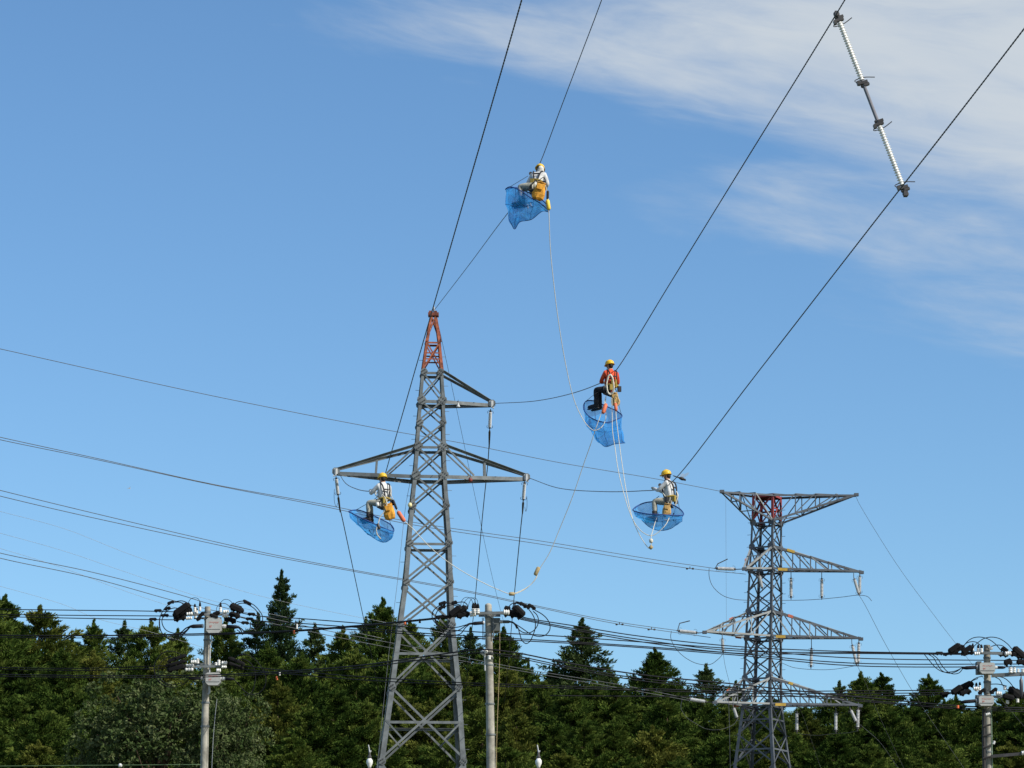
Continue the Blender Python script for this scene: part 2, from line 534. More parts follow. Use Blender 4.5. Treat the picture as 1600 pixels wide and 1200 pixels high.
def broadleaf(seed, H, Rx, m):
    rng = np.random.default_rng(seed)
    lobes = []
    for i in range(30):
        a = rng.uniform(0, 6.28); q = rng.uniform(0, 1) ** 0.6
        zc = rng.uniform(0.38, 0.90)
        rad = Rx * q * math.sqrt(max(0.05, 1 - ((zc - 0.5) / 0.5) ** 2)) * 0.85
        lobes.append((math.cos(a) * rad, math.sin(a) * rad, zc * H, rng.uniform(0.9, 1.9)))
    cc, cr, tn = [], [], []
    for x, y, z, r in lobes:
        k = int(34 * r)
        u = rng.normal(0, 1, (k, 3)); u /= np.linalg.norm(u, axis=1, keepdims=True)
        u[:, 2] = u[:, 2] * 0.8 + 0.1
        for q in u:
            cc.append((x + q[0] * r, y + q[1] * r, z + q[2] * r * 0.8)); cr.append(rng.uniform(0.16, 0.34)); tn.append(rng.uniform(0.15, 0.75))
    cc, cr, tn = map(np.array, (cc, cr, tn))
    n, cards = len(cc), 17
    idx = np.repeat(np.arange(n), cards)
    u = rng.normal(0, 1, (n * cards, 3)); u /= np.linalg.norm(u, axis=1, keepdims=True)
    C = cc[idx] + u * (rng.random(n * cards) ** 0.5 * cr[idx])[:, None]
    D = u + np.array([0, 0, -0.5]) + rng.normal(0, 0.4, (n * cards, 3))
    UP = rng.normal(0, 1, (n * cards, 3))
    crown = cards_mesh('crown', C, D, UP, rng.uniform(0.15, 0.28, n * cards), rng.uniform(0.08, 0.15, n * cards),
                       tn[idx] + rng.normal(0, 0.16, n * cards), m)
    b = MB()
    b.tube([Vector((0, 0, -0.5)), Vector((0.1, 0, H * 0.25)), Vector((0, 0.1, H * 0.55)), Vector((0.1, 0, H * 0.8))], [0.28, 0.22, 0.14, 0.05], 8)
    for x, y, z, r in lobes:
        b.tube([Vector((0.05, 0.05, z * 0.55)), Vector((x * 0.5, y * 0.5, z * 0.82)), Vector((x, y, z))], [0.09, 0.06, 0.02], 5, cap=False)
    ob = b.build('trunk', TRUNK, smooth=True)
    me = ob.data
    bpy.data.objects.remove(ob)
    return crown, me


PROTO = {
    'spire': (conifer(11, 26, 4.4, 0.25, (0.42, 0.94), 0.93, PINE, tuft=0.50, cards=46, ragged=0.6, droop=0.08, nbr=7), 26),
    'cone': (conifer(12, 26, 4.6, 0.22, (0.86, 0.88), 0.95, CEDAR, tuft=0.74, cards=80, ragged=0.55, nbr=8), 26),
    'cone2': (conifer(17, 26, 4.2, 0.22, (0.74, 0.88), 0.93, CEDAR, tuft=0.66, cards=70, ragged=0.65, nbr=8), 26),
    'round': (conifer(13, 24, 4.4, 0.22, (1.25, 0.72), 0.92, CEDAR, tuft=0.84, cards=95, ragged=0.55, nbr=8), 24),
    'round2': (conifer(18, 24, 4.7, 0.22, (1.2, 0.74), 0.90, OLIVE, tuft=0.78, cards=85, ragged=0.6, nbr=8), 24),
    'thin': (conifer(14, 25, 3.8, 0.25, (0.66, 0.86), 0.82, PINE, tuft=0.50, cards=40, ragged=0.75, nbr=7), 25),
    'olive': (conifer(15, 24, 4.2, 0.2, (1.0, 0.78), 0.92, OLIVE, tuft=0.74, cards=80, ragged=0.65, nbr=8), 24),
    'broad': (broadleaf(16, 14, 4.6, BROAD), 14),
}
NAMES = {'broad': 'broadleaf_tree'}
tree_rng = random.Random(3)


def tree(px, py, Y, kind, label, wide=1.0, group=None, name=None, gz_=None):
    (crown, trunk), H0 = PROTO[kind]
    top = P(px, py, Y)
    g = ground_h(top.x, Y) if gz_ is None else gz_
    h = top.z - g
    nm = name or NAMES.get(kind, 'conifer_tree')
    root = thing(nm, (top.x, Y, g), label, 'tree', group)
    s = h / H0
    w = wide * (0.55 + 0.45 * s) * tree_rng.uniform(0.93, 1.07)
    root.scale = (w, w, s)
    root.rotation_euler = (0, 0, tree_rng.uniform(0, 6.28))
    for n_, me in (('crown', crown), ('trunk', trunk)):
        o = bpy.data.objects.new(n_, me)
        scene.collection.objects.link(o)
        o.parent = root
    return root


SKY = 'cedars along the skyline'
skyline = [
    (-25, 925, 232, 'cone', 'dense cedar cut by the picture edge, top above the three pole wires', 1.0),
    (8, 940, 236, 'cone', 'tall dark cedar at the picture edge beside a broad olive one', 0.9),
    (62, 958, 238, 'round2', 'broad olive cedar with a thin tip crossing the three pole wires', 1.05),
    (112, 1000, 248, 'thin', 'small open conifer tucked behind the broad olive cedar', 0.8),
    (147, 978, 243, 'cone2', 'pointed conifer between the broad olive cedar and a sparse-tipped one', 0.8),
    (195, 980, 246, 'thin', 'sparse conifer with a bare needle-thin leader below the pole wires', 0.9),
    (236, 982, 241, 'round', 'rounded conifer under the black cable loops of the first pole', 0.8),
    (278, 992, 244, 'cone2', 'conifer showing just beside the upper switch box of the first pole', 0.8),
    (352, 975, 245, 'cone2', 'conifer rising just behind the first pole and its boxes', 0.8),
    (403, 968, 243, 'thin', 'dark conifer shoulder to shoulder with the tallest spire tree', 0.8),
    (440, 902, 240, 'spire', 'tallest spire-shaped conifer standing clear against the sky', 0.74),
    (492, 984, 246, 'thin', 'short pale-tipped conifer next after the tallest spire', 0.85),
    (536, 988, 242, 'cone2', 'even cone-shaped conifer between the tallest spire and the lattice tower', 0.8),
    (572, 974, 245, 'thin', 'open-branched conifer crossed by the descending far conductor', 0.8),
    (598, 945, 239, 'cone2', 'tall narrow conifer just outside the leg of the front lattice tower', 0.85),
    (640, 978, 243, 'cone', 'conifer whose top shows between the legs of the front lattice tower', 0.8),
    (692, 968, 247, 'cone2', 'conifer half hidden by a leg of the front lattice tower', 0.7),
    (735, 990, 243, 'thin', 'conifer between the front tower and the middle pole', 0.75),
    (787, 990, 240, 'cone2', 'pointed conifer directly behind the middle utility pole', 0.9),
    (826, 1042, 246, 'thin', 'low thin-topped conifer in the gap past the middle pole', 0.7),
    (866, 1046, 243, 'cone2', 'low conifer at the foot of the sunlit spire past the middle pole', 0.75),
    (909, 976, 240, 'spire', 'sunlit spire conifer crossed by black cables midway between pole and far tower', 1.15),
    (950, 1048, 246, 'cone2', 'lower conifer leaning on the sunlit spire', 0.7),
    (990, 1062, 246, 'thin', 'ragged small conifer before the double-headed one', 0.7),
    (1024, 1022, 240, 'cone', 'broad conifer with a forked head between the sunlit spire and far tower', 0.85),
    (1062, 1078, 246, 'cone2', 'short conifer behind the long insulator of the lowest arm', 0.7),
    (1103, 1046, 243, 'thin', 'bushy conifer just before the arms of the far tower', 0.95),
    (1150, 1072, 247, 'cone2', 'conifer mostly behind the lowest arm of the far tower', 0.8),
    (1205, 1095, 245, 'cone', 'conifer seen through the lattice of the far tower', 0.8),
    (1258, 1108, 246, 'round', 'low rounded conifer under the long arms of the far tower', 0.75),
    (1312, 1072, 243, 'thin', 'conifer with a thin tip beyond the arm ends of the far tower', 0.8),
    (1345, 1058, 240, 'cone2', 'conifer below the hanging insulators at the arm ends of the far tower', 0.85),
    (1377, 1060, 242, 'cone', 'dense conifer crossed by the slanting thin wire', 0.85),
    (1415, 1110, 247, 'cone2', 'low dark conifer in the dip of the skyline', 0.6),
    (1452, 1062, 241, 'cone', 'rounded conifer before the black covers of the last pole', 0.85),
    (1494, 1092, 244, 'cone2', 'conifer behind the lower black covers of the last pole', 0.75),
    (1532, 1098, 243, 'thin', 'conifer hidden in part by the last pole', 0.75),
    (1580, 1082, 240, 'cone', 'conifer under the side arm of the last pole', 0.9),
    (1622, 1075, 242, 'cone2', 'conifer cut by the picture edge past the last pole', 0.9),
]
for px, py, Y, kind, label, w in skyline:
    tree(px, py, Y, kind, label, w * (1.10 if px > 700 else 1.08 if px != 440 else 1), SKY)
SHORT = ['picture-edge cedar', 'tall dark cedar at the edge', 'broad olive cedar', 'small open conifer', 'pointed conifer', 'bare needle-thin leader', 'black cable loops of the first pole', 'upper box of the first pole',
         'first pole and its crown', 'spire tree\'s dark shoulder', 'tallest spire tree', 'pale-tipped short conifer', 'even cone-shaped conifer', 'descending far conductor', 'narrow conifer outside the tower leg',
         'peak between the tower legs', 'tower leg on the pole side', 'gap between front tower and middle pole', 'pointed conifer behind the middle pole', 'low thin top past the middle pole', 'foot of the sunlit spire', 'sunlit spire',
         'lower neighbour of the sunlit spire', 'ragged small conifer', 'fork-headed broad conifer', 'lowest long insulator', 'bushy conifer before the far tower', 'near lowest arm of the far tower', 'far tower body',
         'far tower\'s long lowest arm', 'thin tip past the arm ends', 'arm-end insulators', 'slanting thin wire', 'dip of the skyline', 'rounded conifer before the last pole', 'lower covers of the last pole', 'last pole',
         'side arm of the last pole', 'picture edge past the last pole']
MASS = 'trees of the dense wood below the skyline'
used_labels = set()


def mass_label(px, rank, kind):
    order = sorted(range(len(SHORT)), key=lambda i: abs(skyline[i][0] - px))
    tone = 'olive' if kind in ('olive', 'round2') else 'green'
    for i in order:
        t = '%s %s cedar below the %s' % (rank, tone, SHORT[i])
        if t not in used_labels:
            used_labels.add(t)
            return t


mid = [(-10, 1020), (45, 1045), (95, 1030), (140, 1030), (205, 1035), (262, 1040), (330, 1040), (385, 1030), (425, 1022), (470, 1035), (515, 1040), (560, 1030),
       (612, 1035), (655, 1060), (705, 1045), (748, 1050), (800, 1060), (842, 1075), (885, 1080), (925, 1070), (968, 1090), (1010, 1085), (1050, 1100), (1092, 1095),
       (1135, 1110), (1180, 1115), (1225, 1125), (1268, 1130), (1310, 1110), (1350, 1105), (1395, 1125), (1432, 1120), (1470, 1105), (1515, 1120), (1560, 1115), (1602, 1110)]
kinds = ['round', 'cone', 'olive', 'round', 'cone2', 'round', 'cone']
for i, (px, py) in enumerate(mid):
    k = kinds[(i * 3 + i // 5) % 7]
    tree(px + tree_rng.uniform(-8, 8), py - (8 if px > 740 else 2) + tree_rng.uniform(-8, 10), 231 + tree_rng.uniform(-3, 3), k, mass_label(px, 'middle-row', k), tree_rng.uniform(.8, 1.0), MASS)
front = [(20, 1085), (75, 1110), (120, 1085), (175, 1100), (430, 1080), (480, 1095), (530, 1085), (575, 1100), (625, 1090), (672, 1105), (760, 1105), (812, 1120),
         (860, 1120), (912, 1130), (965, 1135), (1020, 1140), (1075, 1150), (1130, 1155), (1190, 1160), (1250, 1165), (1305, 1155), (1360, 1160), (1412, 1165),
         (1465, 1155), (1520, 1165), (1575, 1160), (1625, 1150)]
for i, (px, py) in enumerate(front):
    k = kinds[(i * 2 + 1) % 7]
    if 600 < px < 720 or 985 < px < 1030:
        k = 'round2'
    tree(px + tree_rng.uniform(-8, 8), py + tree_rng.uniform(-8, 10), 219 + tree_rng.uniform(-3, 3), k, mass_label(px, 'front-row', k), tree_rng.uniform(.82, 1.05), MASS)
low = [(0, 1150), (60, 1165), (125, 1150), (460, 1155), (540, 1160), (600, 1165), (700, 1160), (790, 1170), (880, 1180), (980, 1185), (1060, 1190), (1340, 1195), (1440, 1195), (1540, 1195)]
for i, (px, py) in enumerate(low):
    k = kinds[(i * 2) % 7]
    tree(px, py, 209 + tree_rng.uniform(-2, 2), k, mass_label(px, 'bottom-edge', k), 1.0, MASS)
# the grey-green broad-leaved tree in front of the conifers
tree(250, 1042, 186, 'broad', 'wide grey-green broadleaf tree behind the first pole', 1.12, gz_=8.5)
tree(352, 1072, 182, 'broad', 'smaller grey-green broadleaf tree, its edge past the first pole', 0.78, gz_=10)
tree(178, 1088, 189, 'broad', 'dim grey-green broadleaf tree beside the wide one, farther from the pole', 0.7, gz_=9)
# ------------------------------------------------------------------ lattice towers
UPV = Vector((0, 0, 1))


def plate(name, c, n, size, m, parent, org, bolts=0, rot=0.0, thick=0.016):
    """bolted gusset plate facing along n"""
    n = n.normalized()
    a = UPV.cross(n)
    a = a.normalized() if a.length > 1e-3 else Vector((1, 0, 0))
    b = n.cross(a)
    ca, sa = math.cos(rot), math.sin(rot)
    A, B = a * ca + b * sa, b * ca - a * sa
    k = size / 2
    prof = [(-k, -k * .5), (-k * .5, -k), (k * .5, -k), (k, -k * .5), (k, k * .5), (k * .5, k), (-k * .5, k), (-k, k * .5)]
    mb = MB()
    mb.prism(prof, c, c + n * thick, A, B)
    if bolts:
        mb.cur = 1
        for i in range(bolts):
            for sg in (-1, 1):
                q = c + n * (thick + 0.008) + A * ((i - (bolts - 1) / 2) * size / (bolts + 0.6)) + B * sg * size * 0.22
                mb.box(q, 0.045, 0.045, 0.032, Matrix((A, B, n)).transposed())
    ob = mb.build(name, [m, BOLT], parent, org)
    return ob


class Lattice:
    """square tower body from levels: (centre, half width); yaw turns the near face"""

    def __init__(self, root, org, yaw, m):
        self.root, self.org, self.m = root, org, m
        self.u = Vector((math.cos(yaw), -math.sin(yaw), 0))
        self.n = Vector((-math.sin(yaw), -math.cos(yaw), 0))

    def corner(self, c, h, k):
        s = {'NL': (-1, 1), 'NR': (1, 1), 'FR': (1, -1), 'FL': (-1, -1)}[k]
        return c + self.u * (h * s[0]) + self.n * (h * s[1])

    def inward(self, k):
        s = {'NL': (-1, 1), 'NR': (1, 1), 'FR': (1, -1), 'FL': (-1, -1)}[k]
        return self.u * -s[0], self.n * -s[1]

    def member(self, name, p, q, A, B, w, m=None, parent=None, t=0.012, w2=None):
        return MB().angle(p, q, A, B, w, t, w2).build(name, m or self.m, parent or self.root, self.org)


FACES = [('NL', 'NR'), ('NR', 'FR'), ('FR', 'FL'), ('FL', 'NL')]


def face_out(T, f):
    return {0: T.n, 1: T.u, 2: -T.n, 3: -T.u}[f]


def panel_x(T, lo, hi, w, m=None, both=True, parent=None):
    """an X of two angles on each of the four faces between two levels"""
    for f, (a, b) in enumerate(FACES):
        o = face_out(T, f)
        pa, pb = T.corner(*lo, a), T.corner(*lo, b)
        qa, qb = T.corner(*hi, a), T.corner(*hi, b)
        d = (pb - pa).normalized()
        e = 0.02
        T.member('brace', pa + o * e, qb + o * e, UPV - d * 0.6, -o, w, m, parent)
        if both:
            T.member('brace', pb - o * e, qa - o * e, UPV + d * 0.6, -o, w, m, parent)


def ring(T, lv, w, m=None, parent=None, faces=(0, 1, 2, 3)):
    for f in faces:
        a, b = FACES[f]
        o = face_out(T, f)
        p, q = T.corner(*lv, a), T.corner(*lv, b)
        T.member('girt', p + o * 0.004, q + o * 0.004, -UPV, -o, w, m, parent)


# --- front tower
Y1 = 125.0
rawlv = [(492, 672.5, 682.5), (534, 665, 689.5), (581, 658, 693.5), (625, 654, 696), (660, 651, 697), (697, 648.5, 697.5), (742, 645, 699),
         (790, 640, 702.5), (848, 635, 707), (909, 630, 709), (976, 621, 712), (1074, 608, 722), (1190, 592, 729)]
YAW1 = R(-4)
n1 = Vector((-math.sin(YAW1), -math.cos(YAW1), 0))
lv1 = []
for y, xl, xr in rawlv:
    h = (xr - xl) / 2 * Y1 / F * 0.97
    mpt = P((xl + xr) / 2, y, Y1 - h)
    lv1.append((mpt - n1 * h, h))
c_a, h_a = lv1[-2]; c_b, h_b = lv1[-1]
k = (c_b.z - 0.1) / (c_a.z - c_b.z)
lv1.append((c_b + (c_b - c_a) * (k * 0.5), h_b + (h_b - h_a) * k * 0.5))
lv1.append((c_b + (c_b - c_a) * k, h_b + (h_b - h_a) * k))
base1 = Vector((lv1[-1][0].x, lv1[-1][0].y, 0))
tw1 = thing('lattice_tower', base1, 'front grey steel lattice tower with a rust-orange peak and one worker at its side', 'pylon')
T1 = Lattice(tw1, base1, YAW1, GALV)
for kx in ('NL', 'NR', 'FR', 'FL'):
    A, B = T1.inward(kx)
    mb = MB()
    for i in range(2, len(lv1) - 1):
        w = 0.115 + 0.0085 * (i - 2)
        mb.angle(T1.corner(*lv1[i], kx), T1.corner(*lv1[i + 1], kx), A, B, w, 0.016)
    lg = mb.build('leg', GALV, tw1, base1)
    mo = MB()
    for i in range(0, 2):
        mo.angle(T1.corner(*lv1[i], kx), T1.corner(*lv1[i + 1], kx), A, B, 0.10, 0.014)
    pk = mo.build('peak_leg', ORANGE, tw1, base1)
    # climbing pegs
    mp = MB()
    if kx in ('NR', 'FL'):
        s = 1 if kx == 'NR' else -1
        for i in range(1, len(lv1) - 1):
            p, q = T1.corner(*lv1[i], kx), T1.corner(*lv1[i + 1], kx)
            m_ = max(2, int((p - q).length / 0.45))
            for j in range(m_):
                c = p.lerp(q, j / m_)
                d = T1.u * s if j % 2 else T1.n * s
                mp.tube([c, c + d * 0.16], 0.010, 4)
        tag(mp.build('climbing_pegs', GALV, tw1, base1), kind='stuff')
for i in range(2, len(lv1) - 1):
    panel_x(T1, lv1[i + 1], lv1[i], 0.056 + 0.0032 * (i - 2))
panel_x(T1, lv1[1], lv1[0], 0.045, ORANGE)
panel_x(T1, lv1[2], lv1[1], 0.05, ORANGE)
ring(T1, lv1[1], 0.07, ORANGE)
ring(T1, lv1[2], 0.10, GALV)
for f_ in (0.35, 0.55):
    c = lv1[1][0].lerp(lv1[2][0], f_); h = lv1[1][1] * (1 - f_) + lv1[2][1] * f_
    ring(T1, (c, h), 0.05, ORANGE)
for i in (3, 5, 6, 8):
    ring(T1, lv1[i], 0.13 if i in (3, 6) else 0.10)
for i in (10, 11, 12, 13):
    a, b = lv1[i], lv1[i + 1]
    f_ = a[1] / (a[1] + b[1])
    c = a[0].lerp(b[0], f_); h = a[1] * (1 - f_) + b[1] * f_
    ring(T1, (c, h), 0.10)
    if i >= 11:      # redundant members in the lower corners
        for f, (ka, kb) in enumerate(FACES):
            o = face_out(T1, f)
            la, lb = T1.corner(c, h, ka), T1.corner(c, h, kb)
            ba, bb = T1.corner(*b, ka), T1.corner(*b, kb)
            x0 = la.lerp(lb, 0.5)
            T1.member('brace', la + o * .01, ba.lerp(x0, 0.52) + o * .01, UPV, -o, 0.065)
            T1.member('brace', lb + o * .01, bb.lerp(x0, 0.52) + o * .01, UPV, -o, 0.065)
for i in range(2, len(lv1) - 1):
    for kx in ('NL', 'NR', 'FR', 'FL'):
        c = T1.corner(*lv1[i], kx)
        A, B = T1.inward(kx)
        sz = (0.34 if i in (3, 5, 6) else 0.27)
        for o, al in ((-B, A),):
            plate('gusset_plate', c + al * 0.10 + o * 0.022, o, sz, GALV, tw1, base1, bolts=3, rot=0.6 if kx[1] == 'L' else -0.6)
# peak plate
top = lv1[0][0]
mb = MB(); mb.box(top + Vector((0, 0, 0.03)), 0.42, 0.36, 0.13); mb.box(top + Vector((-0.12, 0, 0.12)), 0.12, 0.2, 0.12); mb.box(top + Vector((0.09, 0, 0.13)), 0.1, 0.16, 0.10)
mb.build('peak_plate', mat('peak_dark_orange', (0.20, 0.06, 0.04), 0.7, var=0.5, vscale=5), tw1, base1)
mb = MB()
mb.tube([top + Vector((-0.02, 0, 0.1)), top + Vector((0.03, 0, 0.36))], 0.022, 5); mb.tube([top + Vector((0.06, 0, 0.1)), top + Vector((0.02, -0.05, 0.30))], 0.03, 5)
mb.build('earth_clamp', GREYINS, tw1, base1)


def arm_simple(T, name, lo, up, side, tip, wl=0.17, wu=0.10, post=None, parent_m=None):
    """cross-arm of two lower beams and two upper ties that meet at the tip"""
    ks = ('NR', 'FR') if side > 0 else ('NL', 'FL')
    p_lo = [T.corner(*lo, k_) for k_ in ks]
    p_up = [T.corner(*up, k_) for k_ in ks]
    mb = MB()
    for i, p in enumerate(p_lo):
        o = T.n if i == 0 else -T.n
        mb.angle(p + o * 0.01, tip + o * 0.05, -UPV, -o, wl, 0.014, 0.10)
    arm = mb.build(name, GALV, T.root, T.org)
    for i, p in enumerate(p_up):
        o = T.n if i == 0 else -T.n
        T.member('tie', p, tip + o * 0.04 + UPV * 0.05, T.n * 0.75 + UPV * 0.65, T.n * 0.65 - UPV * 0.75, wu * 1.5, GALV, arm, w2=0.045)
    for f_ in (post or []):
        for i in (0, 1):
            o = T.n if i == 0 else -T.n
            a = p_lo[i].lerp(tip, f_); b = p_up[i].lerp(tip, f_)
            T.member('post', a, b, T.u * side, -o, 0.08, None, arm)
            a2 = p_lo[i].lerp(tip, f_ - 0.13)
            T.member('arm_brace', p_up[i] - UPV * 0.05, a2, UPV, -o, 0.06, None, arm)
        for g in (f_, f_ * 0.5):
            T.member('arm_brace', p_lo[0].lerp(tip, g), p_lo[1].lerp(tip, g), -UPV, T.u, 0.07, None, arm)
    for g in (0.25, 0.6):
        T.member('arm_brace', p_lo[0].lerp(tip, g), p_lo[1].lerp(tip, min(1, g + 0.25)), -UPV, T.u, 0.06, None, arm)
    plate('tip_plate', tip + T.n * 0.08, T.n, 0.30, GALV, arm, T.org, bolts=2)
    mb = MB(); mb.box(tip, 0.16, 0.26, 0.22); mb.tube([tip + Vector((0, -.15, .1)), tip + Vector((0, -.15, -.16)), tip + Vector((0.1 * side, -.15, -.2))], 0.03, 6)
    mb.build('tip_fitting', GREYINS, arm, T.org)
    return arm


tipU = P(768, 631, Y1 + 0.2); tipR = P(822, 746, Y1 + 0.5); tipL = P(525, 737, Y1 - 0.5)
arm_simple(T1, 'crossarm', lv1[3], lv1[2], 1, tipU, 0.135, 0.075)
arm_simple(T1, 'crossarm', lv1[6], lv1[5], 1, tipR, 0.145, 0.08, post=[0.47])
arm_simple(T1, 'crossarm', lv1[6], lv1[5], -1, tipL, 0.145, 0.08, post=[0.47])

# --- far tower
Y2 = 180.0
S2 = Y2 / F
YAW2 = R(27)
raw2 = [(776, 1198.5, 18.0), (796, 1198.3, 18.2), (818, 1198, 18.6), (856, 1197, 19.2), (893, 1196, 20.2), (927, 1195.2, 20.9), (957, 1194.5, 21.4), (998, 1193, 22.2),
        (1030, 1192.3, 22.8), (1061, 1191.5, 23.3), (1104, 1191, 24.5), (1150, 1191, 29), (1197, 1191, 34), (1290, 1191, 43.5), (1400, 1191, 55), (1620, 1191, 78)]
u2 = Vector((math.cos(YAW2), -math.sin(YAW2), 0)); n2 = Vector((-math.sin(YAW2), -math.cos(YAW2), 0))
lv2 = [(P(x, y, Y2), h * S2) for y, x, h in raw2]
base2 = Vector((lv2[-1][0].x, Y2, ground_h(lv2[-1][0].x, Y2)))
lv2[-1] = (Vector((base2.x, Y2, base2.z + 0.1)), lv2[-1][1])
tw2 = thing('lattice_tower', base2, 'far dark steel lattice tower with a flat red-painted head and four arm levels', 'pylon')
T2 = Lattice(tw2, base2, YAW2, GALV2)
for kx in ('NL', 'NR', 'FR', 'FL'):
    A, B = T2.inward(kx)
    mb = MB()
    for i in range(2, len(lv2) - 1):
        mb.angle(T2.corner(*lv2[i], kx), T2.corner(*lv2[i + 1], kx), A, B, 0.115 + 0.006 * (i - 2), 0.016)
    mb.build('leg', GALV2, tw2, base2)
    mb = MB()
    for i in range(0, 2):
        mb.angle(T2.corner(*lv2[i], kx), T2.corner(*lv2[i + 1], kx), A, B, 0.13, 0.016)
    mb.build('peak_leg', REDP, tw2, base2)
panel_x(T2, lv2[2], lv2[0], 0.08, REDP)
for i in range(2, len(lv2) - 1):
    panel_x(T2, lv2[i + 1], lv2[i], 0.066 if i < 10 else 0.08)
ring(T2, lv2[0], 0.12, REDP); ring(T2, lv2[1], 0.09, REDP, faces=(1, 2)); ring(T2, lv2[2], 0.10)
for i in (3, 4, 6, 7, 9, 10):
    ring(T2, lv2[i], 0.10)
for i in range(10, len(lv2) - 1):
    a, b = lv2[i], lv2[i + 1]
    f_ = a[1] / (a[1] + b[1])
    ring(T2, (a[0].lerp(b[0], f_), a[1] * (1 - f_) + b[1] * f_), 0.09)
for i in (2, 3, 4, 6, 7, 9, 10):
    for kx in ('NL', 'NR', 'FR', 'FL'):
        c = T2.corner(*lv2[i], kx)
        A, B = T2.inward(kx)
        for o, al in ((-B, A), (-A, B)):
            plate('gusset_plate', c + al * 0.12 + o * 0.018, o, 0.36, GALV2, tw2, base2)
mb = MB()
for i in range(1, len(lv2) - 1):
    for kx, s in (('NL', -1), ('FR', 1)):
        p, q = T2.corner(*lv2[i], kx), T2.corner(*lv2[i + 1], kx)
        m_ = max(2, int((p - q).length / 0.9))
        for j in range(m_):
            c = p.lerp(q, j / m_)
            mb.tube([c, c + T2.u * s * 0.2], 0.014, 4)
tag(mb.build('climbing_pegs', GALV2, tw2, base2), kind='stuff')
mb = MB(); mb.box(lv2[0][0] + Vector((0, 0, 0.03)), 1.15, 1.0, 0.10, Matrix((u2, -n2, UPV)).transposed())
mb.build('head_plate', mat('dark_red_paint', (0.13, 0.02, 0.022), 0.7, var=0.3), tw2, base2)


def arm_truss(T, name, ka, kb, lo, up, tip, fr, wch=0.10, w=0.06, drop=0.0, markers=(), m=None, m2=None):
    """pyramid-shaped arm: two lower and two upper chords from body corners ka, kb to the tip, with posts and diagonals"""
    pl = [T.corner(*lo, ka), T.corner(*lo, kb)]
    pu = [T.corner(*up, ka), T.corner(*up, kb)]
    ctr = (pl[0] + pl[1]) / 2
    d = (tip - ctr).normalized()
    sd = d.cross(UPV).normalized()
    if (pl[0] - pl[1]).dot(sd) < 0:
        sd = -sd
    tips = [tip + sd * 0.10, tip - sd * 0.10]
    up_is_lower = pu[0].z < pl[0].z
    s = -1 if up_is_lower else 1
    mb = MB()
    for i in (0, 1):
        o = sd if i == 0 else -sd
        mb.angle(pl[i], tips[i], UPV * s, -o, wch, 0.014)
        mb.angle(pu[i], tips[i] + UPV * 0.06 * s, -UPV * s, -o, wch, 0.014)
    arm = mb.build(name, m or GALV2, T.root, T.org)
    fr = list(fr)
    rg = random.Random(len(bpy.data.objects))

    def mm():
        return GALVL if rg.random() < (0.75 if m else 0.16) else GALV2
    for i in (0, 1):
        o = sd if i == 0 else -sd
        prev = pl[i]
        prevu = pu[i]
        for j, f_ in enumerate(fr):
            a, b = pl[i].lerp(tips[i], f_), pu[i].lerp(tips[i], f_)
            T.member('post', a, b, d, -o, w, mm(), arm)
            T.member('arm_brace', prevu, a, UPV, -o, w, mm(), arm)
            prevu = b
    last = 0.0
    for j, f_ in enumerate(fr):
        T.member('arm_brace', pl[0].lerp(tips[0], f_), pl[1].lerp(tips[1], f_), UPV, d, w, mm(), arm)
        T.member('arm_brace', pl[0].lerp(tips[0], last), pl[1].lerp(tips[1], f_), UPV, d, w, mm(), arm)
        T.member('arm_brace', pu[0].lerp(tips[0], f_), pu[1].lerp(tips[1], f_), UPV, d, w, mm(), arm)
        T.member('arm_brace', pu[0].lerp(tips[0], last), pu[1].lerp(tips[1], f_), UPV, d, w, mm(), arm)
        last = f_
    mb = MB(); mb.box(tip, 0.25, 0.25, 0.16); mb.build('tip_fitting', GALV2, arm, T.org)
    for f_, ln, m_, low in markers:
        src = pl if low else pu
        dirv = (tips[0] - src[0]).normalized()
        c = src[0].lerp(tips[0], f_)
        mb = MB(); mb.flat(c, c + dirv * ln, UPV, sd, 0.15, 0.012)
        for x in (0,):
            pass
        ob = mb.build('marker_plate', m_, arm, T.org)
        for v_ in ob.data.vertices:
            v_.co += sd * 0.03
    return arm


frR = (0.28, 0.50, 0.74)
arm_truss(T2, 'crossarm', 'NR', 'FR', lv2[0], lv2[2], P(1338, 773, Y2 - 0.2), (0.26, 0.50, 0.76), 0.11)
arm_truss(T2, 'crossarm', 'NR', 'FR', lv2[4], lv2[3], P(1346, 894.5, Y2 - 0.2), (0.22, 0.42, 0.62, 0.80), 0.11, markers=((0.06, 0.55, YELP, True), (0.16, 0.45, YELP, False)))
arm_truss(T2, 'crossarm', 'NR', 'FR', lv2[7], lv2[6], P(1345, 998.5, Y2 - 0.2), (0.22, 0.42, 0.62, 0.80), 0.11, markers=((0.05, 0.55, YELP, True), (0.18, 0.30, FADEOR, False)))
arm_truss(T2, 'crossarm', 'NR', 'FR', lv2[10], lv2[9], P(1344, 1103, Y2 - 0.2), (0.22, 0.42, 0.62, 0.80), 0.11, markers=((0.05, 0.60, YELP, True), (0.2, 0.25, YELP, False)))
arm_truss(T2, 'crossarm', 'NL', 'NR', lv2[0], lv2[2], P(1128, 768, Y2 - 2.2), (0.35, 0.66), 0.10)
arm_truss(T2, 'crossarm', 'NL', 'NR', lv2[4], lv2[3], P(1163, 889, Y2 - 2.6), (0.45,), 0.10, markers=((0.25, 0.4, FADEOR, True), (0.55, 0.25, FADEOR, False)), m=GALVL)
arm_truss(T2, 'crossarm', 'NL', 'NR', lv2[7], lv2[6], P(1101, 988, Y2 - 2.8), (0.30, 0.55, 0.78), 0.10, markers=((0.08, 0.5, FADEOR, True), (0.3, 0.35, FADEOR, False)), m=GALVL)
